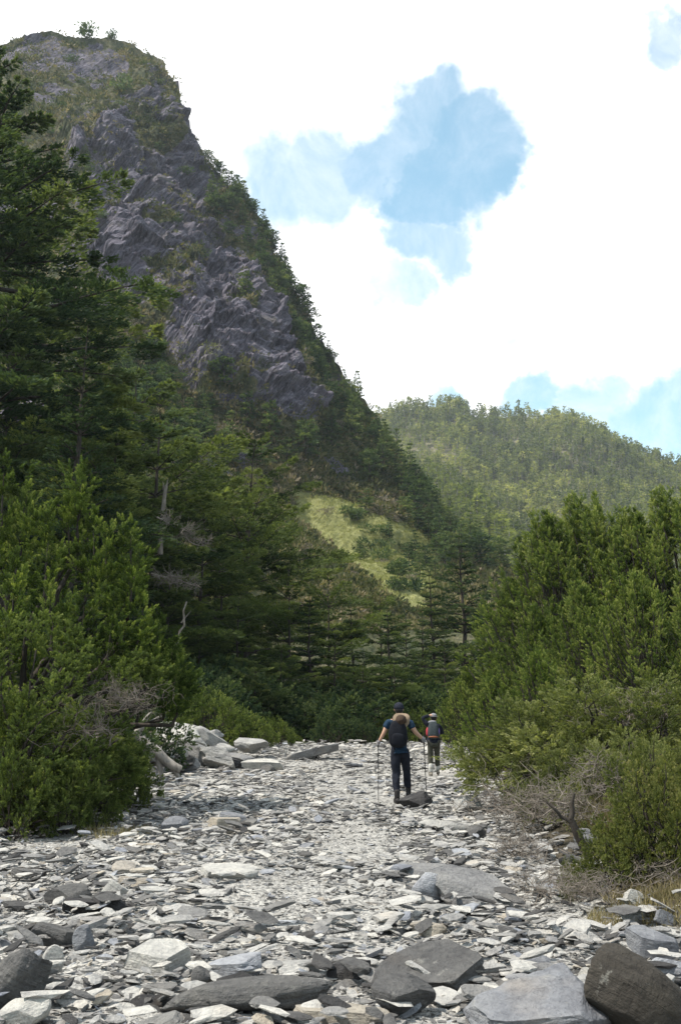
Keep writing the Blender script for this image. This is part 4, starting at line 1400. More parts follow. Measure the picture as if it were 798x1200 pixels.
S(26, 1180, 40, 38, 'pale grey', 'pale blocky stone leaning on the rough left edge boulder', 0.8, 10, (10, -12, 30), sub=4, cuts=8, mark='the pale block at the left edge')
S(28, 1206, 62, 30, 'whitish', 'whitish stone in the bottom left corner', 0.7, 11, (0, -15, 10), sub=4, cuts=8)
S(500, 1061, 42, 38, 'pale bluish', 'upright whitish block at the left end of the cracked layered boulder', 0.6, 12, (0, 12, 25), sub=5, cuts=7, bury=0.12, mark='the upright whitish block')
S(552, 1062, 112, 32, 'mid grey', 'long cracked grey boulder with dark shaded right end', 0.6, 13, (8, 10, -14), sub=5, cuts=9, strata=2, flat=0.3, mark='the long cracked boulder')
S(505, 1034, 80, 16, 'mid grey', 'flat grey ledge behind the upright whitish block', 0.7, 14, (4, 4, 0), sub=5, cuts=9, flat=0.4, **SL)
S(490, 948, 38, 19, 'charcoal', 'black pointed stone at the right heel of the first walker', 0.8, 15, (0, -8, 20), sub=4, cuts=8, strata=2, mark='the black stone by the first walker')
S(549, 953, 36, 22, 'pale grey', 'pale rounded stone right of the black stone', 0.8, 16, (6, 0, 0), sub=4, cuts=8, mark='the pale stone right of the black stone')
S(766, 1124, 58, 30, 'bluish grey', 'bluish grey wedge slab above the dark brown boulder', 0.7, 17, (10, 6, -20), sub=5, cuts=8, flat=0.2, mark='the bluish wedge slab', **SL)
S(788, 1156, 44, 30, 'pale bluish', 'pale bluish stone at the right edge beside the dark brown boulder', 0.8, 18, (0, 0, 10), sub=4, cuts=8)
S(750, 1086, 38, 18, 'pale grey', 'pale grey rounded slab right of the bare soil path', 0.6, 19, (0, -10, 20), sub=4, cuts=8, flat=0.2, **SL)
S(742, 1066, 26, 22, 'whitish', 'white stone in the dry grass at the right edge', 0.7, 20, (0, 15, 0), sub=4, cuts=8)
S(780, 1090, 34, 16, 'bluish grey', 'bluish slab tilted among the right edge stones', 0.7, 21, (0, 28, 30), sub=4, cuts=8, flat=0.3, **SL)
S(628, 1052, 17, 24, 'whitish', 'small upright white stone between the cracked boulder and the soil', 0.6, 22, (0, 8, 20), sub=4, cuts=7)
S(603, 1087, 24, 20, 'bluish grey', 'bluish cube shaped stone below the cracked boulder', 0.8, 23, (0, 10, 30), sub=4, cuts=7)
S(599, 1104, 34, 14, 'dark grey', 'dark pointed stone below the bluish cube', 0.7, 24, (0, 16, -10), sub=4, cuts=7)
S(624, 1140, 42, 18, 'bluish grey', 'bluish flat topped stone left of the dark brown boulder', 0.7, 25, (0, 6, 0), sub=4, cuts=8)
S(632, 1182, 30, 28, 'dark grey', 'dark rough block behind the big bluish bottom slab', 0.9, 26, (8, 0, 40), sub=4, cuts=8, rough=0.06)
S(650, 1160, 60, 26, 'mid grey', 'mid grey pitted boulder left of the dark brown boulder', 0.7, 27, (0, 12, -12), sub=5, cuts=8, rough=0.06)
S(78, 1063, 58, 24, 'dark grey', 'dark humped stone in the left stone pile', 0.7, 28, (0, -6, 0), sub=4, cuts=8, mark='the dark humped stone')
S(95, 1072, 44, 16, 'charcoal', 'dark slab lying against the humped stone in the left pile', 0.6, 29, (0, 8, -8), sub=4, cuts=8, flat=0.2, **SL)
S(124, 1072, 46, 20, 'charcoal', 'black leaning slab right of the dark humped stone', 0.5, 30, (0, 20, -6), sub=4, cuts=8, flat=0.2, mark='the black leaning slab', **SL)
S(122, 1062, 26, 30, 'pale grey', 'pale upright sliver behind the black leaning slab', 0.4, 31, (0, 32, 0), sub=4, cuts=8, flat=0.3, **SL)
S(60, 1112, 56, 24, 'dark grey', 'long dark stone below the dark humped stone', 0.6, 32, (0, 14, 0), sub=4, cuts=8, flat=0.2)
S(57, 1146, 24, 36, 'whitish', 'pale upright pebble right of the rough left edge boulder', 0.7, 33, (0, 8, 20), sub=4, cuts=6)
S(98, 1120, 24, 34, 'bluish grey', 'grey granular block standing upright in the left pile', 0.7, 34, (0, -6, 15), sub=4, cuts=7)
S(236, 1164, 30, 28, 'dark grey', 'dark pyramid stone above the long dark log', 0.8, 35, (0, 0, 30), sub=4, cuts=7)
S(275, 1147, 60, 20, 'pale bluish', 'pale blue flat slab right above the long dark log', 0.6, 36, (4, -6, 0), sub=4, cuts=8, flat=0.4, **SL)
S(205, 978, 32, 21, 'bluish grey', 'bluish humped stone in the left middle of the creek bed', 0.8, 37, (0, -6, 0), sub=4, cuts=8, mark='the bluish humped stone')
S(272, 968, 32, 14, 'bluish grey', 'flat blue grey stone right of the bluish humped stone', 0.7, 38, (8, 4, 0), sub=4, cuts=8, flat=0.2)
S(262, 971, 40, 12, 'tan', 'tan flat slab under the flat blue grey stone', 0.7, 39, (0, 0, 0), sub=4, cuts=8, flat=0.4, **SL)
S(267, 1030, 64, 12, 'whitish', 'broad whitish slab lying flat in the gravel left of centre', 0.8, 40, (3, 0, 8), sub=4, cuts=7, flat=0.5, mark='the broad whitish slab in the gravel', **SL)
S(502, 1097, 42, 13, 'tan', 'pale tan flat stone on the gravel below the upright block', 0.6, 41, (0, 6, -6), sub=4, cuts=7, flat=0.2, **SL)
S(455, 1092, 20, 12, 'charcoal', 'small black stone in the central gravel', 0.8, 42, (0, 0, 0), sub=4, cuts=7)
S(530, 973, 76, 9, 'pale grey', 'long thin pale plank of slate right of the walkers', 0.35, 43, (0, 5, -4), sub=4, cuts=8, flat=0.5, mark='the long slate plank', **SL)
S(557, 985, 26, 17, 'dark grey', 'dark round stone at the right end of the slate plank', 0.8, 44, (0, 0, 0), sub=4, cuts=8)
S(690, 995, 30, 24, 'mid grey', 'grey stone under the dead twigs at the right bank', 0.8, 45, (0, -10, 0), sub=4, cuts=8)
S(668, 1018, 24, 16, 'dark grey', 'dark stone half under the leaning shrub stem', 0.8, 46, (0, 0, 0), sub=4, cuts=8)
S(350, 1145, 52, 15, 'pale grey', 'pale slab behind the broken end of the long dark log', 0.6, 47, (0, -4, 0), sub=4, cuts=8, flat=0.4, **SL)
S(400, 1203, 110, 16, 'tan', 'tan flat slab at the very bottom centre', 0.5, 48, (0, 0, 0), sub=4, cuts=8, flat=0.4, **SL)
S(410, 1150, 50, 20, 'charcoal', 'black flat slab left of the striped grey boulder', 0.6, 49, (0, -6, 10), sub=4, cuts=8, flat=0.3, **SL)
S(30, 1030, 40, 10, 'dark grey', 'thin dark plank of slate by the left gravel', 0.4, 50, (0, 6, 0), sub=4, cuts=8, flat=0.4, **SL)
# outcrop on the left bank
OC = dict(group='outcrop')
S(248, 901, 52, 30, 'pale grey', 'largest pale grey block of the outcrop on the left bank', 0.8, 61, (0, 14, 10), sub=5, cuts=11, strata=2, rough=0.09, mark='the outcrop block')
S(205, 880, 70, 30, 'whitish', 'whitish jagged rock at the top of the left bank outcrop', 0.9, 62, (0, 18, 0), sub=5, cuts=10, rough=0.08, strata=2, bury=0.0, Y=29.5)
S(185, 897, 52, 20, 'pale grey', 'pale slanting rock of the outcrop next to the gnarled root', 0.8, 63, (0, 20, 0), sub=5, cuts=11, strata=3, rough=0.12, Y=27.5)
S(228, 890, 40, 18, 'mid grey', 'grey slab wedged between the outcrop blocks', 0.8, 64, (0, 25, 0), sub=4, cuts=8, flat=0.2, Y=28.2, **SL)
S(262, 900, 30, 14, 'charcoal', 'dark slab in the shade right of the largest outcrop block', 0.8, 65, (0, 20, 0), sub=4, cuts=8, flat=0.3, **SL)
S(283, 900, 44, 16, 'mid grey', 'grey block at the right end of the outcrop', 0.8, 66, (0, 10, -6), sub=4, cuts=8)
S(292, 882, 40, 18, 'pale grey', 'pale rounded rock before the light green shrubs', 0.8, 67, (0, 8, 0), sub=5, cuts=10, rough=0.09, Y=30.0)
S(222, 905, 24, 18, 'mid grey', 'grey triangular stone at the foot of the outcrop', 0.8, 68, (0, 0, 0), sub=4, cuts=7)
S(240, 872, 46, 16, 'pale grey', 'pale slab high on the left bank outcrop', 0.8, 69, (0, 30, 0), sub=4, cuts=8, flat=0.2, Y=30.5, **SL)
for k, (a_, b_, w_, h_, t_, Y_, l_) in enumerate([(196, 868, 30, 14, 'pale grey', 30.0, 'thin pale flake on the top left of the outcrop'), (222, 860, 26, 12, 'whitish', 30.6, 'whitish flake at the very top of the outcrop'),
        (172, 890, 34, 12, 'pale grey', 27.0, 'pale flat piece above the gnarled root'), (206, 888, 26, 14, 'whitish', 27.8, 'white wedge in the middle of the outcrop'), (262, 884, 28, 12, 'pale grey', 29.5, 'pale piece behind the largest outcrop block'),
        (215, 900, 34, 12, 'dark grey', 27.2, 'dark slab in the shade under the outcrop'), (180, 908, 30, 10, 'mid grey', 26.6, 'grey slab lying before the gnarled root'), (252, 866, 22, 12, 'pale grey', 30.8, 'small pale piece at the right top of the outcrop')]):
    S(a_, b_, w_, h_, t_, l_, 0.8, 140 + k, (6, (-14, 18, 9, 24, -8, 12, 4, 20)[k], 25 * k), sub=4, cuts=9, rough=0.07, flat=0.2, strata=2, Y=Y_, **SL)
S(308, 903, 50, 12, 'whitish', 'smooth white slab right of the outcrop', 0.7, 70, (4, 0, 0), sub=4, cuts=7, flat=0.5, mark='the smooth white slab', **SL)
S(314, 906, 18, 10, 'dark grey', 'small dark stone before the smooth white slab', 0.8, 71, (0, 0, 0), sub=4, cuts=7)
S(368, 891, 62, 10, 'mid grey', 'long leaning slab on the crest of the creek bed left of the walkers', 0.35, 72, (0, -13, 0), sub=4, cuts=8, flat=0.3, bury=-0.3, mark='the long leaning slab', **SL)
S(596, 888, 26, 12, 'pale grey', 'pale slab on the crest right of the second walker', 0.7, 73, (0, 0, 0), sub=4, cuts=7, flat=0.2, **SL)

# -- loose slabs: each one an object, copies of a few shapes
SLAB = []
for i in range(14):
    rng = np.random.default_rng(900 + i)
    V, Fq = rock_geo(900 + i, 1.0, rng.uniform(0.36, 0.72), rng.uniform(0.07, 0.17), sub=4, cuts=int(rng.integers(6, 11)), rough=0.06, strata=rng.choice([0, 1.5, 2.5]), flat=rng.uniform(0.25, 0.6))
    me = make_mesh('flat_stone', V, Fq, M['stone'], smooth_=True)
    me.set_sharp_from_angle(angle=R(26))
    SLAB.append(me)


def sandy(px, py):
    """patches of fine gravel with few stones"""
    def e(cx, cy, rx, ry):
        return np.clip(1.15 - ((px - cx) / rx) ** 2 - ((py - cy) / ry) ** 2, 0, 1)
    return np.maximum.reduce([e(325, 1050, 135, 48), e(415, 990, 75, 40), e(415, 930, 60, 24) * 0.8, e(60, 992, 75, 16), e(672, 1076, 70, 24), e(440, 1060, 60, 24), e(380, 1000, 70, 16) * 0.7])


rs = np.random.default_rng(41)
placed = [(px, py, 30) for (_, px, py, _) in MARKS]
SL_OBJ = []
tries = 0
NAMES = list(TONES)
while len(SL_OBJ) < 236 and tries < 60000:
    tries += 1
    y = 5.0 + 27 * rs.random() ** 1.5
    x = rs.uniform(left_edge(y) - 0.1, right_edge(y) - 0.15)
    z = gz(x, y)
    px, py = (float(v) for v in proj(np.array([x, y, z])))
    if not (-20 < px < 818 and 868 < py < 1215):
        continue
    if rs.random() < float(sandy(np.array(px), np.array(py))) * 0.97:
        continue
    w = float(np.clip(rs.lognormal(-1.28, 0.38), 0.15, 0.6)) * (0.72 + 0.022 * y)
    if (abs(x - 1.1) < 0.7 and abs(y - 18.5) < 0.9) or (abs(x - 2.53) < 0.6 and abs(y - 26.8) < 1.3):
        continue
    wp = w * F / y
    if any(abs(px - a) < (wp + c) * 0.38 and abs(py - b) < (wp + c) * 0.16 for a, b, c in placed):
        continue
    placed.append((px, py, wp))
    tone = rs.choice(['pale grey', 'whitish', 'bluish grey', 'mid grey', 'dark grey', 'charcoal', 'tan', 'pale bluish'], p=[.22, .13, .14, .17, .17, .09, .03, .05])
    o = link('flat_stone', SLAB[rs.integers(0, 14)], None, (x, y, z - 0.02), (R(rs.normal(6, 8)), R(rs.normal(0, 9)), rs.normal(0.1, 0.6) + math.pi * (rs.random() < 0.5)), (w, w, w * rs.uniform(0.8, 1.3)))
    cvar = rs.uniform(0.88, 1.12)
    o.color = (*[c * cvar for c in TONES[tone]], 1)
    SL_OBJ.append((o, str(tone), px, py, y, w))

# -- the small rubble between them, past counting: one object
def stone_unit(seed):
    rng = np.random.default_rng(seed)
    V, Fq = rock_geo(seed, 1.0, rng.uniform(0.36, 0.8), rng.uniform(0.045, 0.14), sub=2 if seed % 3 == 0 else 1, cuts=int(rng.integers(5, 9)), rough=0.03, flat=rng.uniform(0.1, 0.5))
    V[:, 2] -= 0.08
    return V, Fq


UN = [stone_unit(1000 + i) for i in range(24)]
rr = np.random.default_rng(51)


def scatter(n, ymin, ymax, pw, smin, smax, sig, keep_sand, raise_, seed, tilt=(0.12, 0.2)):
    rr = np.random.default_rng(seed)
    y = ymin + (ymax - ymin) * rr.random(n * 3) ** pw
    le, re = left_edge(y) - 0.8, right_edge(y) + 0.5
    x = le + (re - le) * rr.random(n * 3)
    z = ground_z(x, y)
    px, py = proj(np.stack([x, y, z], -1))
    sd = sandy(px, py)
    edge = smooth(x, left_edge(y) - 0.8, left_edge(y) + 0.2) * smooth(x, right_edge(y) + 0.5, right_edge(y) - 0.25)
    clump = smooth(fbm(np.stack([x, y, 0 * x], -1) / 1.4, 3, seed), -0.5, 0.3)
    ok = (px > -40) & (px < 840) & (py < 1235) & (rr.random(len(x)) < (1 - sd * (1 - keep_sand)) * (0.25 + 0.75 * edge) * (0.35 + 0.65 * clump))
    if smin > 0.05:      # level footing under the two walkers
        ok &= ~((np.abs(x - 1.11) < 0.62) & (np.abs(y - 18.6) < 0.75)) & ~((np.abs(x - 2.53) < 0.5) & (np.abs(y - 26.9) < 1.1))
    k = np.nonzero(ok)[0][:n]
    x, y, z = x[k], y[k], z[k]
    m = len(k)
    s = np.clip(rr.lognormal(math.log(smin), sig, m), smin * 0.45, smax)
    C = np.stack([x, y, z + raise_ * rr.random(m) ** 2 * s], -1)
    rx, ry = rr.normal(tilt[0], tilt[1], m), rr.normal(0, tilt[1], m)
    rz = np.where(rr.random(m) < 0.65, rr.normal(0.1, 0.5, m) + math.pi * (rr.random(m) < 0.5), rr.random(m) * 6.28)
    tone = np.clip(rr.beta(2.6, 1.6, m) * 0.82, 0, 1)
    odd = rr.random(m)
    tone = np.where(odd < 0.26, rr.uniform(0, 0.2, m), tone)
    tone = np.where(odd > 0.90, rr.uniform(0.84, 1.0, m), tone)
    sq = s * rr.uniform(0.8, 1.35, m)
    return C, np.stack([rx, ry, rz], -1), s, sq, tone


def rotm(a):
    cx, sx_, cy, sy_, cz, sz_ = np.cos(a[:, 0]), np.sin(a[:, 0]), np.cos(a[:, 1]), np.sin(a[:, 1]), np.cos(a[:, 2]), np.sin(a[:, 2])
    Rm = np.empty((len(a), 3, 3))
    # tilt after spin: Rx * Ry * Rz
    Rz = np.zeros_like(Rm); Rz[:, 0, 0] = cz; Rz[:, 0, 1] = -sz_; Rz[:, 1, 0] = sz_; Rz[:, 1, 1] = cz; Rz[:, 2, 2] = 1
    Ry = np.zeros_like(Rm); Ry[:, 0, 0] = cy; Ry[:, 0, 2] = sy_; Ry[:, 2, 0] = -sy_; Ry[:, 2, 2] = cy; Ry[:, 1, 1] = 1
    Rx = np.zeros_like(Rm); Rx[:, 1, 1] = cx; Rx[:, 1, 2] = -sx_; Rx[:, 2, 1] = sx_; Rx[:, 2, 2] = cx; Rx[:, 0, 0] = 1
    return Rx @ Ry @ Rz


sets = [scatter(9500, 4.6, 36, 1.25, 0.145, 0.27, 0.42, 0.02, 0.7, 61, (0.11, 0.15)), scatter(14000, 4.6, 34, 1.4, 0.08, 0.16, 0.38, 0.08, 0.8, 62, (0.12, 0.24)), scatter(22000, 4.6, 19, 1.3, 0.045, 0.09, 0.38, 0.55, 0.4, 63, (0.08, 0.34)),
        scatter(9000, 4.6, 11.5, 1.1, 0.024, 0.05, 0.3, 1.0, 0.1, 64, (0.0, 0.3))]
VV, FF, TT, off = [], [], [], 0
for C, A, s, sq, tone in sets:
    Rm = rotm(A)
    for k, (uv, uf) in enumerate(UN):
        sel = np.nonzero(np.arange(len(C)) % len(UN) == k)[0]
        loc = uv[None] * np.stack([s[sel], s[sel], sq[sel]], -1)[:, None]
        V = np.einsum('nij,nkj->nki', Rm[sel], loc) + C[sel][:, None]
        VV.append(V.reshape(-1, 3))
        m = len(uv)
        FF.append((uf[None] + (np.arange(len(sel)) * m)[:, None, None]).reshape(-1, 3) + off)
        off += len(sel) * m
        TT.append(np.repeat(tone[sel], len(uf)))
o = link('slate_rubble', make_mesh('slate_rubble', np.concatenate(VV), np.concatenate(FF), M['rubble'], np.concatenate(TT)))
tag(o, 'loose slate rubble and pebbles covering the creek bed', None, None, 'stuff')

# ------------------------------------------------------------------ people
M['skin'] = mat_plain('skin', (0.42, 0.25, 0.17), 0.55, 0.35, 0.08, 20)
M['navy'] = mat_plain('navy_shirt_cloth', (0.013, 0.032, 0.06), 0.85, 0.15, 0.3, 18)
M['black_cloth'] = mat_plain('black_trouser_cloth', (0.012, 0.014, 0.022), 0.85, 0.15, 0.35, 14)
M['pack_dark'] = mat_plain('dark_pack_nylon', (0.008, 0.009, 0.013), 0.8, 0.12, 0.3, 25)
M['pack_grey'] = mat_plain('grey_pack_nylon', (0.036, 0.044, 0.048), 0.8, 0.12, 0.25, 25)
M['red'] = mat_plain('red_cloth', (0.30, 0.03, 0.04), 0.7, 0.25)
M['orange'] = mat_plain('orange_trim', (0.22, 0.08, 0.04), 0.7, 0.25)
M['violet'] = mat_plain('violet_cloth', (0.14, 0.10, 0.30), 0.7, 0.25)
M['tan_hat'] = mat_plain('tan_hat_cloth', (0.20, 0.15, 0.105), 0.85, 0.15, 0.2, 30)
M['brown_hat'] = mat_plain('dark_brown_hat_cloth', (0.05, 0.033, 0.024), 0.85, 0.15, 0.2, 30)
M['hair'] = mat_plain('dark_hair', (0.012, 0.010, 0.010), 0.5, 0.3, 0.4, 60)
M['cap'] = mat_plain('dark_cap_cloth', (0.016, 0.018, 0.028), 0.85, 0.15, 0.3, 30)
M['glove'] = mat_plain('grey_glove_cloth', (0.22, 0.21, 0.22), 0.85, 0.15, 0.25, 60)
M['boot'] = mat_plain('dark_boot_leather', (0.022, 0.02, 0.02), 0.7, 0.25, 0.3, 30)
M['boot_tan'] = mat_plain('grey_boot_leather', (0.20, 0.18, 0.15), 0.8, 0.2, 0.3, 30)
M['sock'] = mat_plain('pale_gaiter_cloth', (0.42, 0.41, 0.38), 0.9, 0.1, 0.2, 30)
M['olive'] = mat_plain('olive_trouser_cloth', (0.048, 0.048, 0.036), 0.85, 0.15, 0.3, 14)
M['pole'] = mat_plain('black_pole_metal', (0.015, 0.015, 0.017), 0.35, 0.5, 0.1)
M['white_cloth'] = mat_plain('pale_hat_cloth', (0.17, 0.17, 0.18), 0.85, 0.15, 0.2, 30)
M['eye'] = mat_plain('dark_eye', (0.02, 0.015, 0.012), 0.2, 0.5, 0.0)


def skin_geo(J, edges, root, sub=2, relax=False):
    names = list(J)
    me = bpy.data.meshes.new('tmp_skin')
    me.from_pydata([J[n][:3] for n in names], [(names.index(a), names.index(b)) for a, b in edges], [])
    o = bpy.data.objects.new('tmp_skin', me)
    COL.objects.link(o)
    o.modifiers.new('s', 'SKIN')
    lay = me.skin_vertices[0].data if me.skin_vertices else None
    if lay is None:
        bm = bmesh.new()
        bm.from_mesh(me)
        bm.verts.layers.skin.verify()
        bm.to_mesh(me)
        bm.free()
        lay = me.skin_vertices[0].data
    for i, n in enumerate(names):
        r = J[n][3:]
        lay[i].radius = (r[0], r[1] if len(r) > 1 else r[0])
        lay[i].use_root = (n == root)
    o.modifiers['s'].use_smooth_shade = True
    s = o.modifiers.new('u', 'SUBSURF')
    s.levels = s.render_levels = sub
    dg = bpy.context.evaluated_depsgraph_get()
    dg.update()
    ev = o.evaluated_get(dg)
    m2 = ev.to_mesh()
    V = np.array([v.co[:] for v in m2.vertices])
    Fq = [list(p.vertices) for p in m2.polygons]
    ev.to_mesh_clear()
    bpy.data.objects.remove(o)
    bpy.data.meshes.remove(me)
    q = np.array([f for f in Fq if len(f) == 4], np.int32).reshape(-1, 4)
    return V, q


def wrinkle(V, amp, seed, sc_=14):
    n = np.stack([fbm(V * sc_ + k * 7.1, 3, seed + k) for k in range(3)], -1)
    return V + n * amp


def ball(c, r, sub=3, seed=None):
    V, Fq = _ICO[sub]
    return V * np.array(r) + np.array(c), Fq


def join(parts):
    VV, by, off = [], {}, 0
    for V, Fq in parts:
        VV.append(V)
        for f in (Fq if isinstance(Fq, list) else [Fq]):
            by.setdefault(f.shape[1], []).append(f + off)
        off += len(V)
    return np.concatenate(VV), [np.concatenate(v) for v in by.values()]


def capped(p, r, sides=8):
    """tube with rounded closed ends"""
    p, r = np.asarray(p, float), np.asarray(r, float)
    d0, d1 = unit(p[0] - p[1]), unit(p[-1] - p[-2])
    P = np.vstack([p[0] + d0 * r[0] * 0.8, p[0] + d0 * r[0] * 0.5, p, p[-1] + d1 * r[-1] * 0.5, p[-1] + d1 * r[-1] * 0.8])
    Rr = np.concatenate([[r[0] * 0.05, r[0] * 0.75], r, [r[-1] * 0.75, r[-1] * 0.05]])
    return tubes([(P, Rr)], sides)


def part(name, geo, mat, parent, smooth_=True):
    return link(name, make_mesh(name, geo[0], geo[1], mat, smooth_=smooth_), parent)


def fist(c, wrist, s, r=0.0085):
    """palm and five fingers closed round a vertical grip at c"""
    c, wrist = np.array(c, float), np.array(wrist, float)
    d = unit((wrist - c) * np.array([1, 1, 0.3]))
    a0 = math.atan2(d[1], d[0])
    geo = [ball(c + d * 0.030, (0.026, 0.026, 0.044), 3), capped([c + d * 0.03, c + d * 0.06 + (wrist - c - d * 0.06) * 0.6, wrist], [0.027, 0.028, 0.030])]
    for k, (dz, ln) in enumerate([(0.031, 1.0), (0.010, 1.1), (-0.011, 1.02), (-0.031, 0.82)]):
        pts = []
        for t in np.linspace(0, 1, 6):
            a = a0 + s * (0.5 + t * 3.9 * ln)
            rad = 0.030 - 0.004 * t
            pts.append(c + np.array([math.cos(a) * rad, math.sin(a) * rad, dz + 0.004 * t]))
        geo.append(capped(pts, np.linspace(r * 1.15, r * 0.85, 6)))
    pts = [c + d * 0.03 + np.array([0, 0, 0.03])]
    for t in np.linspace(0, 1, 4):
        a = a0 - s * (0.5 + t * 1.7)
        pts.append(c + np.array([math.cos(a) * 0.031, math.sin(a) * 0.031, 0.045 - 0.012 * t]))
    geo.append(capped(pts, np.linspace(r * 1.4, r, 5)))
    return join(geo)


def open_hand(wrist, d, nrm, s, r=0.0075):
    """slightly curled open hand reaching along d, palm facing nrm"""
    wrist, d, nrm = np.array(wrist, float), unit(np.array(d, float)), np.array(nrm, float)
    nrm = unit(nrm - d * (nrm @ d))
    sd = np.cross(d, nrm) * s
    geo = [capped([wrist, wrist + d * 0.04, wrist + d * 0.085], [0.026, 0.034, 0.030])]
    for k, (o, ln) in enumerate([(0.027, 0.068), (0.009, 0.076), (-0.009, 0.070), (-0.026, 0.055)]):
        b = wrist + d * 0.075 + sd * o
        pts = [b, b + d * ln * 0.4 + sd * o * 0.2 + nrm * 0.006, b + d * ln * 0.75 + nrm * 0.018, b + d * ln * 0.95 + nrm * 0.034]
        geo.append(capped(pts, np.linspace(r * 1.1, r * 0.8, 4)))
    b = wrist + d * 0.03 + sd * 0.026
    geo.append(capped([b, b + sd * 0.022 + d * 0.02, b + sd * 0.03 + d * 0.045 + nrm * 0.012], [r * 1.4, r * 1.2, r]))
    return join(geo)


def boot_geo(ankle, toe_dir, pitch, L=0.27, seed=0):
    a = np.array(ankle, float)
    t = unit(np.array([toe_dir[0], toe_dir[1], 0]))
    up = np.array([0, 0, 1.0])
    cp, sp = math.cos(pitch), math.sin(pitch)
    t2, u2 = t * cp - up * sp, up * cp + t * sp
    heel = a - u2 * 0.065 - t2 * 0.055
    pts = [heel, heel + t2 * 0.09 + u2 * 0.008, heel + t2 * 0.17, heel + t2 * (L - 0.05) - u2 * 0.004]
    foot = capped(pts, [0.042, 0.048, 0.046, 0.036], 10)
    V, Fq = foot
    shaft = capped([a + up * 0.10 - t2 * 0.01, a + up * 0.03, a - u2 * 0.04 + t2 * 0.0], [0.055, 0.052, 0.048], 10)
    sole = capped([heel - u2 * 0.026, heel + t2 * 0.12 - u2 * 0.026, heel + t2 * (L - 0.05) - u2 * 0.026], [0.034, 0.044, 0.034], 10)
    return join([foot, shaft, sole])


def face_parts(hc, fd, body):
    """two eyes on the face; hc head centre, fd facing direction"""
    fd = unit(np.array(fd, float))
    sd = np.array([fd[1], -fd[0], 0])
    for s in (-1, 1):
        part('eye', ball(np.array(hc) + fd * 0.082 + sd * 0.031 * s + np.array([0, 0, 0.005]), (0.011, 0.011, 0.008), 2), M['eye'], body)


def head_geo(hc, fd, neck, up=(0, 0, 1)):
    """head with jaw, nose, lips and ears, on its neck"""
    hc, fd, up = np.array(hc, float), unit(np.array(fd, float)), unit(np.array(up, float))
    sd = np.cross(fd, up)
    V, Fq = _ICO[4]
    x, y, z = V[:, 0].copy(), V[:, 1].copy(), V[:, 2].copy()       # x side, y front, z up
    w = 0.076 * (1 - 0.25 * smooth(-z, 0.1, 1.0))
    dpt = 0.098 * (1 - 0.12 * smooth(-z, 0.2, 1.0))
    X, Y, Z = x * w, y * dpt, z * 0.118
    fr = smooth(y, 0.45, 0.95)
    Y = Y + fr * (0.022 * np.exp(-(x / 0.16) ** 2 - ((z + 0.18) / 0.2) ** 2) + 0.008 * np.exp(-(x / 0.3) ** 2 - ((z + 0.56) / 0.10) ** 2) + 0.012 * np.exp(-(x / 0.3) ** 2 - ((z + 0.85) / 0.16) ** 2)
                  - 0.010 * np.exp(-((np.abs(x) - 0.40) / 0.16) ** 2 - ((z - 0.05) / 0.13) ** 2))
    H = hc + X[:, None] * sd + Y[:, None] * fd + Z[:, None] * up
    geo = [(H, Fq), capped([np.array(neck), np.array(neck) * 0.5 + (hc - up * 0.07) * 0.5, hc - up * 0.04], [0.058, 0.054, 0.052], 12)]
    for s in (-1, 1):
        geo.append(ball(hc + sd * s * 0.078 - up * 0.005, (0.012, 0.020, 0.032), 2))
    return geo


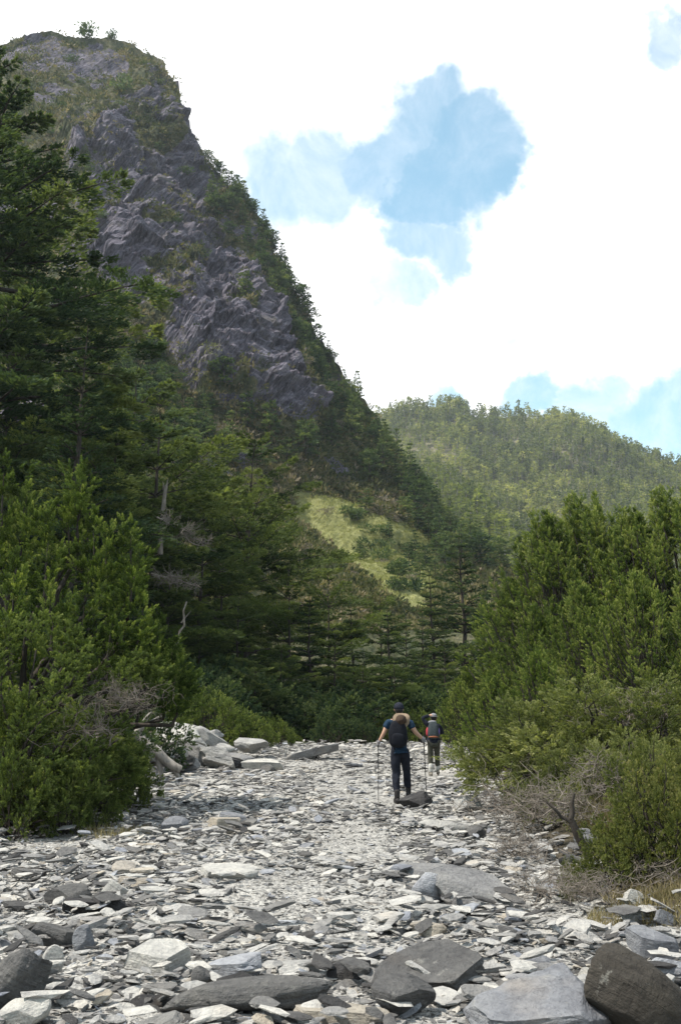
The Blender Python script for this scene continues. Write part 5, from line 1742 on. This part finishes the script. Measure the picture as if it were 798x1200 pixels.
# ---- first walker, seen from behind, a pole in each hand
def make_man():
    g = ghit(468, 941)
    g[1] = 18.6
    g = pix(468.5, 940, 18.6)
    z0 = gz(g[0], 18.6)
    root = bpy.data.objects.new('person', None)
    COL.objects.link(root)
    root.location = (g[0], 18.6, z0 + 0.035)
    tag(root, 'walker seen from behind in navy T-shirt and black trousers with two poles', 'person', 'walkers on the creek bed')
    sh = 1.41
    LA, RA = (-0.055, -0.10, 0.085), (0.17, 0.22, 0.15)
    LH, RH = (-0.375, 0.10, 1.02), (0.455, 0.12, 1.07)
    J = {'pel': (0.02, 0, 0.93, .075, .07), 'sp': (0.01, .01, 1.10, .10, .085), 'ch': (0, .02, 1.28, .12, .10), 'nb': (0, .02, 1.45, .07), 'nk': (0, .04, 1.52, .052),
         'lc': (-.10, .02, 1.40, .075), 'rc': (.10, .02, 1.40, .075), 'ls': (-.185, .02, sh - .01, .062), 'rs': (.185, .02, sh - .01, .062),
         'le': (-.275, .0, 1.20, .043), 'lw': (LH[0] + .015, LH[1] - .07, LH[2] + .03, .029), 're': (.30, .0, 1.21, .043), 'rw': (RH[0] - .03, RH[1] - .06, RH[2] + .03, .029),
         'lh': (-.065, 0, .86, .072), 'rh': (.09, 0, .86, .072), 'lk': (-.062, .02, .49, .06), 'rk': (.135, .16, .53, .06), 'la': (*LA, .042), 'ra': (*RA, .042)}
    E = [('pel', 'sp'), ('sp', 'ch'), ('ch', 'nb'), ('nb', 'nk'), ('ch', 'lc'), ('ch', 'rc'), ('lc', 'ls'), ('rc', 'rs'), ('ls', 'le'), ('le', 'lw'), ('rs', 're'), ('re', 'rw'),
         ('pel', 'lh'), ('pel', 'rh'), ('lh', 'lk'), ('lk', 'la'), ('rh', 'rk'), ('rk', 'ra')]
    hc = (0.005, 0.065, 1.625)
    body = link('body', make_mesh('body', *join([skin_geo(J, E, 'pel')] + head_geo(hc, (0, 1, -0.1), (0, .03, 1.47))), M['skin'], smooth_=True), root)
    face_parts(hc, (0, 1, 0), root)
    # T-shirt with short sleeves
    Js = {'hem': (.02, 0, 0.90, .150, .125), 'pel': (.015, 0, 0.98, .150, .12), 'sp': (0.01, .01, 1.12, .148, .12), 'ch': (0, .02, 1.29, .165, .13), 'nb': (0, .022, 1.44, .085),
          'lc': (-.10, .02, 1.395, .088), 'rc': (.10, .02, 1.395, .088), 'ls': (-.19, .02, sh - .01, .077), 'rs': (.19, .02, sh - .01, .077),
          'le': (-.25, .008, 1.265, .066), 're': (.262, .008, 1.275, .066)}
    Es = [('hem', 'pel'), ('pel', 'sp'), ('sp', 'ch'), ('ch', 'nb'), ('ch', 'lc'), ('ch', 'rc'), ('lc', 'ls'), ('rc', 'rs'), ('ls', 'le'), ('rs', 're')]
    V, Fq = skin_geo(Js, Es, 'pel', 3)
    part('t_shirt', (wrinkle(V, 0.012, 3), Fq), M['navy'], root)
    Jt = {'pel': (.02, 0, 0.93, .155, .12), 'wst': (.02, 0, 1.03, .142, .11), 'lh': (-.068, 0, .86, .112), 'rh': (.10, 0.01, .86, .112), 'lk': (-.064, .02, .49, .082), 'rk': (.135, .16, .53, .080),
          'la': (LA[0], LA[1], LA[2] + .05, .066), 'ra': (RA[0], RA[1] - .01, RA[2] + .05, .064)}
    Et = [('pel', 'wst'), ('pel', 'lh'), ('pel', 'rh'), ('lh', 'lk'), ('rh', 'rk'), ('lk', 'la'), ('rk', 'ra')]
    V, Fq = skin_geo(Jt, Et, 'pel', 3)
    part('trousers', (wrinkle(V, 0.016, 7, 10), Fq), M['black_cloth'], root)
    part('boot', boot_geo(LA, (-.15, 1, 0), 0.0), M['boot'], root)
    part('boot', boot_geo(RA, (.15, 1, 0), 0.35), M['boot'], root)
    for H_, w, s in ((LH, J['lw'], -1), (RH, J['rw'], 1)):
        part('glove', fist(H_, w[:3], s, 0.0095), M['glove'], root)
    # cap
    V, Fq = ball(np.array(hc) + np.array([0, -0.006, 0.035]), (0.092, 0.112, 0.092), 4)
    V[:, 2] = np.maximum(V[:, 2], hc[2] - 0.008 + 0.25 * (V[:, 1] - hc[1]) * (V[:, 1] < hc[1]) * -0.6)
    brim = ball(np.array(hc) + np.array([0, 0.12, 0.03]), (0.07, 0.075, 0.010), 3)
    part('cap', join([(V, Fq), brim]), M['cap'], root)
    V, Fq = ball(np.array(hc) + np.array([0, -0.030, -0.015]), (0.079, 0.080, 0.070), 3)
    part('hair', (wrinkle(V, 0.006, 5, 60), Fq), M['hair'], root)
    base = np.array(root.location)

    # backpack on his back
    bp = bpy.data.objects.new('backpack', None)
    COL.objects.link(bp)
    bp.location = base + np.array([-0.035, -0.13, 0.95])
    tag(bp, 'dark backpack on the back of the first walker', 'backpack', 'backpacks of the walkers')
    V, Fq = _ICO[4]
    V = np.sign(V) * np.abs(V) ** 0.62
    V = V * np.array([0.165, 0.105, 0.245])
    V[:, 0] *= 1 - 0.22 * smooth(V[:, 2], 0.0, 0.25)
    V[:, 1] = np.where(V[:, 1] > 0, V[:, 1] * 0.5, V[:, 1] * (1 - 0.3 * smooth(V[:, 2], 0, 0.25)))
    V = wrinkle(V + np.array([0, -0.06, 0.235]), 0.012, 11, 12)
    part('pack_body', (V, Fq), M['pack_dark'], bp)
    V, Fq = _ICO[3]
    V = np.sign(V) * np.abs(V) ** 0.6 * np.array([0.115, 0.05, 0.12]) + np.array([0, -0.15, 0.13])
    part('front_pocket', (wrinkle(V, 0.008, 13), Fq), M['pack_dark'], bp)
    for s in (-1, 1):
        pts = [(s * 0.09 + .03, 0.0, 0.42), (s * 0.105 + .03, 0.09, 0.53), (s * 0.11 + .03, 0.19, 0.50), (s * 0.125 + .03, 0.265, 0.36), (s * 0.15 + .03, 0.20, 0.16), (s * 0.13 + .02, 0.0, 0.06)]
        part('shoulder_strap', tubes([(np.array(pts), np.full(6, 0.020))], 8), M['pack_dark'], bp)
    # sun hat hanging on the pack
    ht = bpy.data.objects.new('sun_hat', None)
    COL.objects.link(ht)
    ht.location = base + np.array([0.03, -0.20, 1.44])
    ht.rotation_euler = (R(66), R(8), R(-10))
    tag(ht, 'tan brimmed sun hat hanging behind the neck of the first walker', 'hat')
    a = np.linspace(0, 2 * math.pi, 41)[:-1]
    ringsV = []
    for r_, zz in [(0.088, 0.0), (0.11, -0.012), (0.138, -0.022), (0.155, -0.02), (0.156, -0.028), (0.138, -0.030), (0.11, -0.02), (0.088, -0.008)]:
        rr_ = r_ * (1 + 0.03 * np.sin(a * 3))
        ringsV.append(np.stack([np.cos(a) * rr_, np.sin(a) * rr_, zz + 0.03 * np.sin(a * 2 + 1) + 0.012 * np.sin(a * 3) * (r_ > 0.10)], -1))
    n = len(ringsV)
    V = np.concatenate(ringsV)
    Fq = np.array([[i * 40 + j, i * 40 + (j + 1) % 40, ((i + 1) % n) * 40 + (j + 1) % 40, ((i + 1) % n) * 40 + j] for i in range(n) for j in range(40)])
    part('brim', (V, Fq), M['tan_hat'], ht)
    V, Fq = ball((0, -0.01, 0.0), (0.10, 0.095, 0.10), 4)
    V[:, 2] = np.maximum(V[:, 2], -0.004)
    part('crown', (wrinkle(V, 0.008, 17, 18), Fq), M['brown_hat'], ht)
    # poles
    for H_, foot, lab in ((LH, (-0.385, 0.02), "trekking pole in the first walker's left hand"), (RH, (0.50, 0.16), "trekking pole in the first walker's right hand")):
        po = bpy.data.objects.new('trekking_pole', None)
        COL.objects.link(po)
        f = np.array([foot[0], foot[1], gz(base[0] + foot[0], base[1] + foot[1]) - base[2] + 0.0])
        po.location = base + f
        tag(po, lab, 'trekking pole', 'trekking poles')
        top = np.array(H_) - f
        d = unit(top)
        L = np.linalg.norm(top)
        part('shaft', tubes([(np.array([d * 0.03, d * 0.5, d * (L - 0.06)]), np.array([0.006, 0.0075, 0.0095]))], 8), M['pole'], po)
        part('grip', capped([d * (L - 0.08), d * L, d * (L + 0.06)], [0.014, 0.016, 0.019], 10), M['pole'], po)
        part('basket', tubes([(np.array([d * 0.062, d * 0.066, d * 0.07]), np.array([0.012, 0.030, 0.012]))], 14), M['pole'], po)
        part('tip', tubes([(np.array([d * 0.0, d * 0.035]), np.array([0.002, 0.007]))], 8), M['pole'], po)
    MARKS.append(('the first walker', 468, 940, 18.6))


# ---- second walker further up, left arm raised to the head
def make_second():
    g = pix(508.5, 905, 27.0)
    z0 = gz(g[0], 27.0)
    root = bpy.data.objects.new('person', None)
    COL.objects.link(root)
    root.location = (g[0], 27.0, z0 + 0.035)
    tag(root, 'farther walker with one arm raised to the head, olive trousers and pale gaiters', 'person', 'walkers on the creek bed')
    LA, RA = (-0.085, -0.02, 0.085), (0.115, 0.18, 0.13)
    J = {'pel': (0, 0, 0.86, .13, .10), 'sp': (0, .03, 1.0, .115, .09), 'ch': (0.01, .06, 1.16, .13, .105), 'nb': (0.02, .10, 1.31, .06), 'nk': (.02, .12, 1.36, .048),
         'lc': (-.08, .08, 1.27, .066), 'rc': (.10, .08, 1.26, .066), 'ls': (-.155, .07, 1.29, .054), 'rs': (.175, .07, 1.25, .054),
         'le': (-.285, .06, 1.46, .040), 'lw': (-.085, .09, 1.525, .027), 're': (.25, .10, 1.06, .040), 'rw': (.20, .30, 1.13, .027),
         'lh': (-.08, 0, .81, .093), 'rh': (.08, 0, .81, .093), 'lk': (-.085, .04, .46, .055), 'rk': (.10, .13, .48, .055), 'la': (*LA, .04), 'ra': (*RA, .04)}
    E = [('pel', 'sp'), ('sp', 'ch'), ('ch', 'nb'), ('nb', 'nk'), ('ch', 'lc'), ('ch', 'rc'), ('lc', 'ls'), ('rc', 'rs'), ('ls', 'le'), ('le', 'lw'), ('rs', 're'), ('re', 'rw'),
         ('pel', 'lh'), ('pel', 'rh'), ('lh', 'lk'), ('lk', 'la'), ('rh', 'rk'), ('rk', 'ra')]
    hc = (0.03, 0.16, 1.455)
    gb = [skin_geo(J, E, 'pel')] + head_geo(hc, (0.2, 1, -0.25), (0.02, .11, 1.32))
    gb.append(open_hand(J['lw'][:3], (0.95, 0.25, 0.05), (0, 0, -1), -1))
    gb.append(open_hand(J['rw'][:3], (-0.35, 0.9, 0.2), (-0.9, -0.3, 0), -1))
    link('body', make_mesh('body', *join(gb), M['skin'], smooth_=True), root)
    face_parts(hc, (0.2, 1, 0), root)
    Js = {k: J[k] for k in ('pel', 'sp', 'ch', 'nb', 'lc', 'rc', 'ls', 'rs', 'le', 'lw', 're', 'rw')}
    Js = {k: (*v[:3], *[r + 0.016 for r in v[3:]]) for k, v in Js.items()}
    Es = [e for e in E if e[0] in Js and e[1] in Js]
    V, Fq = skin_geo(Js, Es, 'pel', 3)
    part('jacket', (wrinkle(V, 0.012, 23), Fq), M['black_cloth'], root)
    Jt = {k: (*J[k][:3], *[r + 0.018 for r in J[k][3:]]) for k in ('pel', 'lh', 'rh', 'lk', 'rk')}
    Jt['la'] = (LA[0], LA[1], LA[2] + .06, .064)
    Jt['ra'] = (RA[0], RA[1], RA[2] + .06, .064)
    V, Fq = skin_geo(Jt, [('pel', 'lh'), ('pel', 'rh'), ('lh', 'lk'), ('rh', 'rk'), ('lk', 'la'), ('rk', 'ra')], 'pel', 3)
    part('trousers', (wrinkle(V, 0.014, 29, 10), Fq), M['olive'], root)
    # jacket tied round the hips
    V, Fq = ball((0, -0.01, 0.86), (0.185, 0.145, 0.13), 4)
    part('tied_jacket', (wrinkle(V, 0.022, 31, 12), Fq), M['black_cloth'], root)
    for a, t, p in ((LA, (-.1, 1, 0), 0.0), (RA, (.15, 1, 0), 0.25)):
        part('boot', boot_geo(a, t, p, 0.25), M['boot_tan'], root)
        part('gaiter', capped([np.array(a) + np.array([0, 0, 0.0]), np.array(a) + np.array([0, 0, .17])], [0.058, 0.062], 12), M['sock'], root)
    V, Fq = ball(np.array(hc) + np.array([0, -0.012, 0.02]), (0.082, 0.100, 0.098), 4)
    part('hair', (wrinkle(V, 0.006, 37, 50), Fq), M['hair'], root)
    V, Fq = ball(np.array(hc) + np.array([-0.005, -0.01, 0.055]), (0.092, 0.108, 0.075), 4)
    V[:, 2] = np.maximum(V[:, 2], hc[2] + 0.035)
    brim = ball(np.array(hc) + np.array([-0.005, -0.005, 0.038]), (0.135, 0.15, 0.008), 3)
    part('hat', join([(wrinkle(V, 0.006, 41, 20), Fq), brim]), M['white_cloth'], root)
    base = np.array(root.location)
    bp = bpy.data.objects.new('backpack', None)
    COL.objects.link(bp)
    bp.location = base + np.array([-0.01, -0.09, 0.90])
    bp.rotation_euler = (R(-10), 0, R(-4))
    tag(bp, 'grey backpack with red and violet bits on the farther walker', 'backpack', 'backpacks of the walkers')
    V, Fq = _ICO[4]
    V = np.sign(V) * np.abs(V) ** 0.62 * np.array([0.150, 0.11, 0.235])
    V[:, 0] *= 1 - 0.25 * smooth(V[:, 2], 0.0, 0.25)
    V[:, 1] = np.where(V[:, 1] > 0, V[:, 1] * 0.5, V[:, 1])
    part('pack_body', (wrinkle(V + np.array([0, -0.04, 0.24]), 0.014, 43, 12), Fq), M['pack_grey'], bp)
    part('side_pouch', ball((-0.15, -0.02, 0.20), (0.045, 0.07, 0.12), 3), M['red'], bp)
    part('side_pouch', ball((0.14, -0.04, 0.20), (0.035, 0.06, 0.10), 3), M['violet'], bp)
    part('trim', ball((0, -0.075, 0.055), (0.135, 0.085, 0.03), 3), M['orange'], bp)
    part('lid', ball((-0.02, -0.03, 0.45), (0.115, 0.09, 0.05), 3), M['white_cloth'], bp)
    for s in (-1, 1):
        pts = [(s * 0.07, 0.03, 0.38), (s * 0.085, 0.13, 0.43), (s * 0.095, 0.24, 0.37), (s * 0.11, 0.27, 0.24), (s * 0.13, 0.15, 0.08), (s * 0.11, 0.02, 0.04)]
        part('shoulder_strap', tubes([(np.array(pts), np.full(6, 0.017))], 8), M['pack_grey'], bp)
    MARKS.append(('the second walker', 508, 905, 27.0))


make_man()
make_second()

# ------------------------------------------------------------------ labels of the repeats
MARKS += [('the left juniper shrub', 90, 965, 15), ('the pale outcrop', 240, 900, 28), ('the dead twigs at right', 610, 980, 13), ('the soil path at right', 665, 1078, 8.3),
          ('the left gravel patch', 50, 992, 13), ('the central gravel patch', 330, 1055, 9), ('the right juniper grove', 600, 890, 30), ('the left edge', 0, 1080, 8), ('the bottom edge', 420, 1200, 5.4)]
used_labels = set(o['label'] for o in bpy.data.objects if 'label' in o.keys())


def pick(cands):
    for c in cands:
        if c not in used_labels and 4 <= len(c.split()) <= 16:
            used_labels.add(c)
            return c
    return None


def relation(px, py, mx, my):
    dx, dy = px - mx, (py - my) * 1.6
    if abs(dx) > abs(dy):
        return 'left of' if dx < 0 else 'right of'
    return 'in front of' if dy > 0 else 'behind'


for (o, tone, px, py, y, w) in sorted(SL_OBJ, key=lambda t: -t[5] / t[4]):
    wp = w * F / y
    sizew = 'large' if wp > 62 else 'medium' if wp > 36 else 'small'
    tilt = max(abs(o.rotation_euler[0]), abs(o.rotation_euler[1]))
    shape = 'tilted' if tilt > R(17) else 'flat'
    near = sorted(MARKS, key=lambda m: (m[1] - px) ** 2 + ((m[2] - py) * 1.6) ** 2)[:7]
    cands = []
    for i, m in enumerate(near):
        d = math.hypot(m[1] - px, (m[2] - py) * 1.6)
        rel = relation(px, py, m[1], m[2])
        rel = ('just ' if d < 60 else '') + rel if rel != 'behind' else ('close behind' if d < 60 else 'behind')
        ph = m[0] if m[0].startswith('the ') else 'the ' + m[0]
        if len(ph.split()) > 8:
            continue
        cands.append(f'{sizew} {tone} {shape} slate slab {rel} {ph}')
        for m2 in near[i + 1:]:
            ph2 = m2[0] if m2[0].startswith('the ') else 'the ' + m2[0]
            cands.append(f'{sizew} {tone} {shape} slab {rel} {ph}, {relation(px, py, m2[1], m2[2])} {ph2}')
    lab = pick(cands) or f'{tone} {shape} slate slab lying among the creek bed rubble'
    tag(o, lab, 'flat stone', 'stones of the creek bed')

# trees of the forest, slope trees, bushes: where they stand between things one can find
TM = [('the tall left hemlock', 40, 250), ('the pointed fir', 95, 480), ('the grey snag', 193, 600), ('the broad central hemlock', 302, 560), ('the bleached dead branch', 215, 625), ('the lower meadow', 430, 640),
      ('the two dark firs', 525, 680), ('the light outcrop shrubs', 300, 850), ('the big left juniper', 120, 650), ('the walkers', 480, 850), ('the cliff foot', 260, 480), ('the cliff centre', 240, 330),
      ('the summit', 90, 50), ('the upper right cliff edge', 225, 160), ('the right skyline', 330, 320), ('the white ridge snag', 389, 460), ('the far hill', 540, 520), ('the upper meadow end', 350, 585),
      ('the right end of the ridge', 560, 650), ('the ridge bend', 290, 245), ('the pale shrubs', 240, 505)]


def spot_labels(items, words, extra):
    """items: (object, px, py, height px)"""
    order = sorted(items, key=lambda t: -t[3])
    hs = [t[3] for t in order]
    for (o, px, py, hp) in order:
        if 'label' in o.keys():
            continue
        q = hs.index(hp) / max(1, len(hs))
        sw = 'tall' if q < 0.33 else 'middling' if q < 0.67 else 'small'
        near = sorted(TM, key=lambda m: (m[1] - px) ** 2 + (m[2] - py) ** 2)[:7]
        cands = []

        def rel(m):
            dx, dy = px - m[1], py - m[2]
            d = math.hypot(dx, dy)
            r_ = ('left of' if dx < 0 else 'right of') if abs(dx) > abs(dy) else ('above' if dy < 0 else 'below')
            return ('close ' if d < 45 else '') + r_ if r_ in ('left of', 'right of') else ('just ' if d < 45 else '') + r_
        for i, m in enumerate(near):
            cands.append(f'{sw} {words} {extra} {rel(m)} {m[0]}'.replace('  ', ' '))
            for m2 in near[i + 1:]:
                cands.append(f'{sw} {words} {rel(m)} {m[0]}, {rel(m2)} {m2[0]}')
        o['label'] = pick(cands) or f'{sw} {words} on the mountain slope'


def spot(P):
    a, b = proj(np.asarray(P, float))
    return float(a), float(b)


it = []
for o, w, (px, top, Y) in ALL_TREES:
    it.append((o, px, top + 40, o.scale[2] * 15 * F / Y))
spot_labels(it, 'dark conifer', 'in the forest')
for nm, words, extra in (('slope_tree', 'slope conifer', ''), ('bush', 'green bush', 'on the cliff'), ('grey_shrub', 'pale grey shrub', '')):
    it = []
    for o, P, n_ in SLOPE:
        if n_ == nm:
            a, b = spot(P)
            it.append((o, a, b, o.scale[2] * 8 * F / P[1]))
    spot_labels(it, words, extra)
it = [(o, px, top + 30, o.scale[2]) for o, (px, top, Y) in JUN if 'label' not in o.keys()]
spot_labels(it, 'dark leafy shrub', 'at the forest foot')

# ------------------------------------------------------------------ sky, sun, camera
SUN_EL, SUN_AZ = R(58), R(-105)          # high, to the left of the camera
w = bpy.data.worlds.new('World')
sc.world = w
w.use_nodes = True
nt = w.node_tree
nt.nodes.clear()
out = nt.nodes.new('ShaderNodeOutputWorld')
bg = N(nt, 'Background')
bg.inputs['Strength'].default_value = 0.1
nt.links.new(bg.outputs[0], out.inputs[0])
sky = N(nt, 'TexSky', sky_type='NISHITA')
sky.sun_disc = False
sky.sun_elevation = SUN_EL
sky.sun_rotation = SUN_AZ
sky.altitude = 3000
sky.air_density = 1.2
sky.dust_density = 0.8
tc = N(nt, 'TexCoord')
dirv = tc.outputs['Generated']
wob = N(nt, 'TexNoise')
wob.inputs['Scale'].default_value = 7.0
wob.inputs['Detail'].default_value = 6
wob.inputs['Roughness'].default_value = 0.62
nt.links.new(dirv, wob.inputs[0])
off = N(nt, 'VectorMath', operation='SUBTRACT')
nt.links.new(wob.outputs['Color'], off.inputs[0])
off.inputs[1].default_value = (0.5, 0.5, 0.5)
sca = N(nt, 'VectorMath', operation='SCALE')
nt.links.new(off.outputs[0], sca.inputs[0])
sca.inputs['Scale'].default_value = 0.17
add = N(nt, 'VectorMath', operation='ADD')
nt.links.new(dirv, add.inputs[0])
nt.links.new(sca.outputs[0], add.inputs[1])
wd = add.outputs[0]
# gaps in the cloud cover, each a direction and an angular size
GAPS = [(545, 195, 78, 1.0), (575, 205, 52, 1.0), (490, 150, 62, 0.85), (500, 230, 62, 0.95), (450, 190, 66, 0.82), (495, 295, 50, 0.8), (395, 205, 72, 0.72), (325, 215, 70, 0.66), (465, 360, 36, 0.6),
        (770, 505, 66, 0.78), (700, 497, 62, 0.66), (640, 475, 44, 0.75), (525, 468, 44, 0.8), (600, 410, 24, 0.5), (786, 14, 36, 0.62), (820, 470, 60, 0.7), (1000, 420, 160, 0.9), (-200, 200, 160, 0.8), (720, -10, 30, 0.2)]
acc = None
for (px, py, r, amt) in GAPS:
    d = unit(ray(px, py))
    dn = N(nt, 'VectorMath', operation='DISTANCE')
    nt.links.new(wd, dn.inputs[0])
    dn.inputs[1].default_value = d
    mr = N(nt, 'MapRange', interpolation_type='SMOOTHSTEP')
    mr.inputs['From Min'].default_value = r / F * 1.12
    mr.inputs['From Max'].default_value = r / F * 0.55
    mr.inputs['To Min'].default_value = 0
    mr.inputs['To Max'].default_value = amt
    nt.links.new(dn.outputs['Value'], mr.inputs[0])
    acc = mr.outputs[0] if acc is None else math_(nt, 'MAXIMUM', acc, mr.outputs[0])
# elsewhere in the sky: broken cloud
vd = N(nt, 'VectorMath', operation='DOT_PRODUCT')
nt.links.new(dirv, vd.inputs[0])
vd.inputs[1].default_value = unit(ray(399, 300))
front_ = N(nt, 'MapRange', interpolation_type='SMOOTHSTEP')
front_.inputs['From Min'].default_value = 0.70
front_.inputs['From Max'].default_value = 0.86
nt.links.new(vd.outputs['Value'], front_.inputs[0])
bn = noise(nt, dirv, 2.6, 7, 0.55, 0.3)
broken = ramp(nt, [(0.44, (0.95, 0.95, 0.95)), (0.62, (0, 0, 0))], bn)
gap = mixc(nt, front_.outputs[0], broken, acc)
soft = noise(nt, dirv, 14, 6, 0.6)
wisp = noise(nt, dirv, 11, 9, 0.68, 0.5)
gsep = math_(nt, 'ADD', math_(nt, 'MULTIPLY', gap, 1.0), math_(nt, 'MULTIPLY', math_(nt, 'SUBTRACT', wisp, 0.5), 1.25))
gmap = N(nt, 'MapRange', interpolation_type='SMOOTHSTEP')
gmap.inputs['From Min'].default_value = 0.05
gmap.inputs['From Max'].default_value = 1.12
nt.links.new(math_(nt, 'MULTIPLY', gsep, math_(nt, 'MULTIPLY', gap, 6.0, clamp=True)), gmap.inputs[0])
gap2 = math_(nt, 'MULTIPLY', gmap.outputs[0], 0.82)
CLOUD = 10.0
bill = ramp(nt, [(0.3, (CLOUD * 0.97, CLOUD * 0.985, CLOUD * 1.0)), (0.7, (CLOUD * 1.08, CLOUD * 1.08, CLOUD * 1.08))], soft)
skyc = mixc(nt, 1.0, sky.outputs[0], (1.1, 2.0, 1.7), 'MULTIPLY')
thin = mixc(nt, math_(nt, 'MULTIPLY', gap, 0.9, clamp=True), bill, (CLOUD * 0.72, CLOUD * 0.77, CLOUD * 0.84))
nt.links.new(mixc(nt, gap2, thin, skyc), bg.inputs[0])

sl = bpy.data.lights.new('sun', 'SUN')
sl.energy = 4.8
sl.angle = R(0.53)
sl.color = (1.0, 0.935, 0.84)
so = bpy.data.objects.new('sun', sl)
COL.objects.link(so)
sd = Vector((math.sin(SUN_AZ) * math.cos(SUN_EL), math.cos(SUN_AZ) * math.cos(SUN_EL), math.sin(SUN_EL)))
so.rotation_euler = sd.to_track_quat('Z', 'Y').to_euler()
so.location = (0, 0, 60)

cam = bpy.data.cameras.new('camera')
cam.sensor_fit = 'VERTICAL'
cam.sensor_height = 36.0
cam.lens = 36.0 * F / 1200.0
cam.clip_start = 0.05
cam.clip_end = 10000
co = bpy.data.objects.new('camera', cam)
COL.objects.link(co)
co.location = CAM
co.rotation_euler = (R(90) + PITCH, 0, 0)
sc.camera = co

sc.view_settings.view_transform = 'Standard'
sc.view_settings.look = 'None'
sc.view_settings.gamma = 1.0
sc.view_settings.exposure = 0.6
sc.view_settings.use_curve_mapping = False
sc.cycles.use_denoising = True
sc.cycles.sample_clamp_indirect = 4.0
sc.cycles.max_bounces = 6
sc.cycles.diffuse_bounces = 3
sc.cycles.transmission_bounces = 3
sc.cycles.transparent_max_bounces = 4

# the air between the camera and the far hill
bm = bmesh.new()
bmesh.ops.create_cube(bm, size=1.0)
me = bpy.data.meshes.new('haze')
bm.to_mesh(me)
bm.free()
hz, nth, outh = new_mat('haze')
pv = N(nth, 'VolumePrincipled')
pv.inputs['Color'].default_value = (0.82, 0.9, 1.0, 1)
pv.inputs['Density'].default_value = 0.00015
pv.inputs['Anisotropy'].default_value = 0.3
nth.links.new(pv.outputs[0], outh.inputs['Volume'])
me.materials.append(hz)
o = link('haze', me, None, (0, 300, 160), (0, 0, 0), (6400, 6800, 340))
tag(o, kind='stuff')
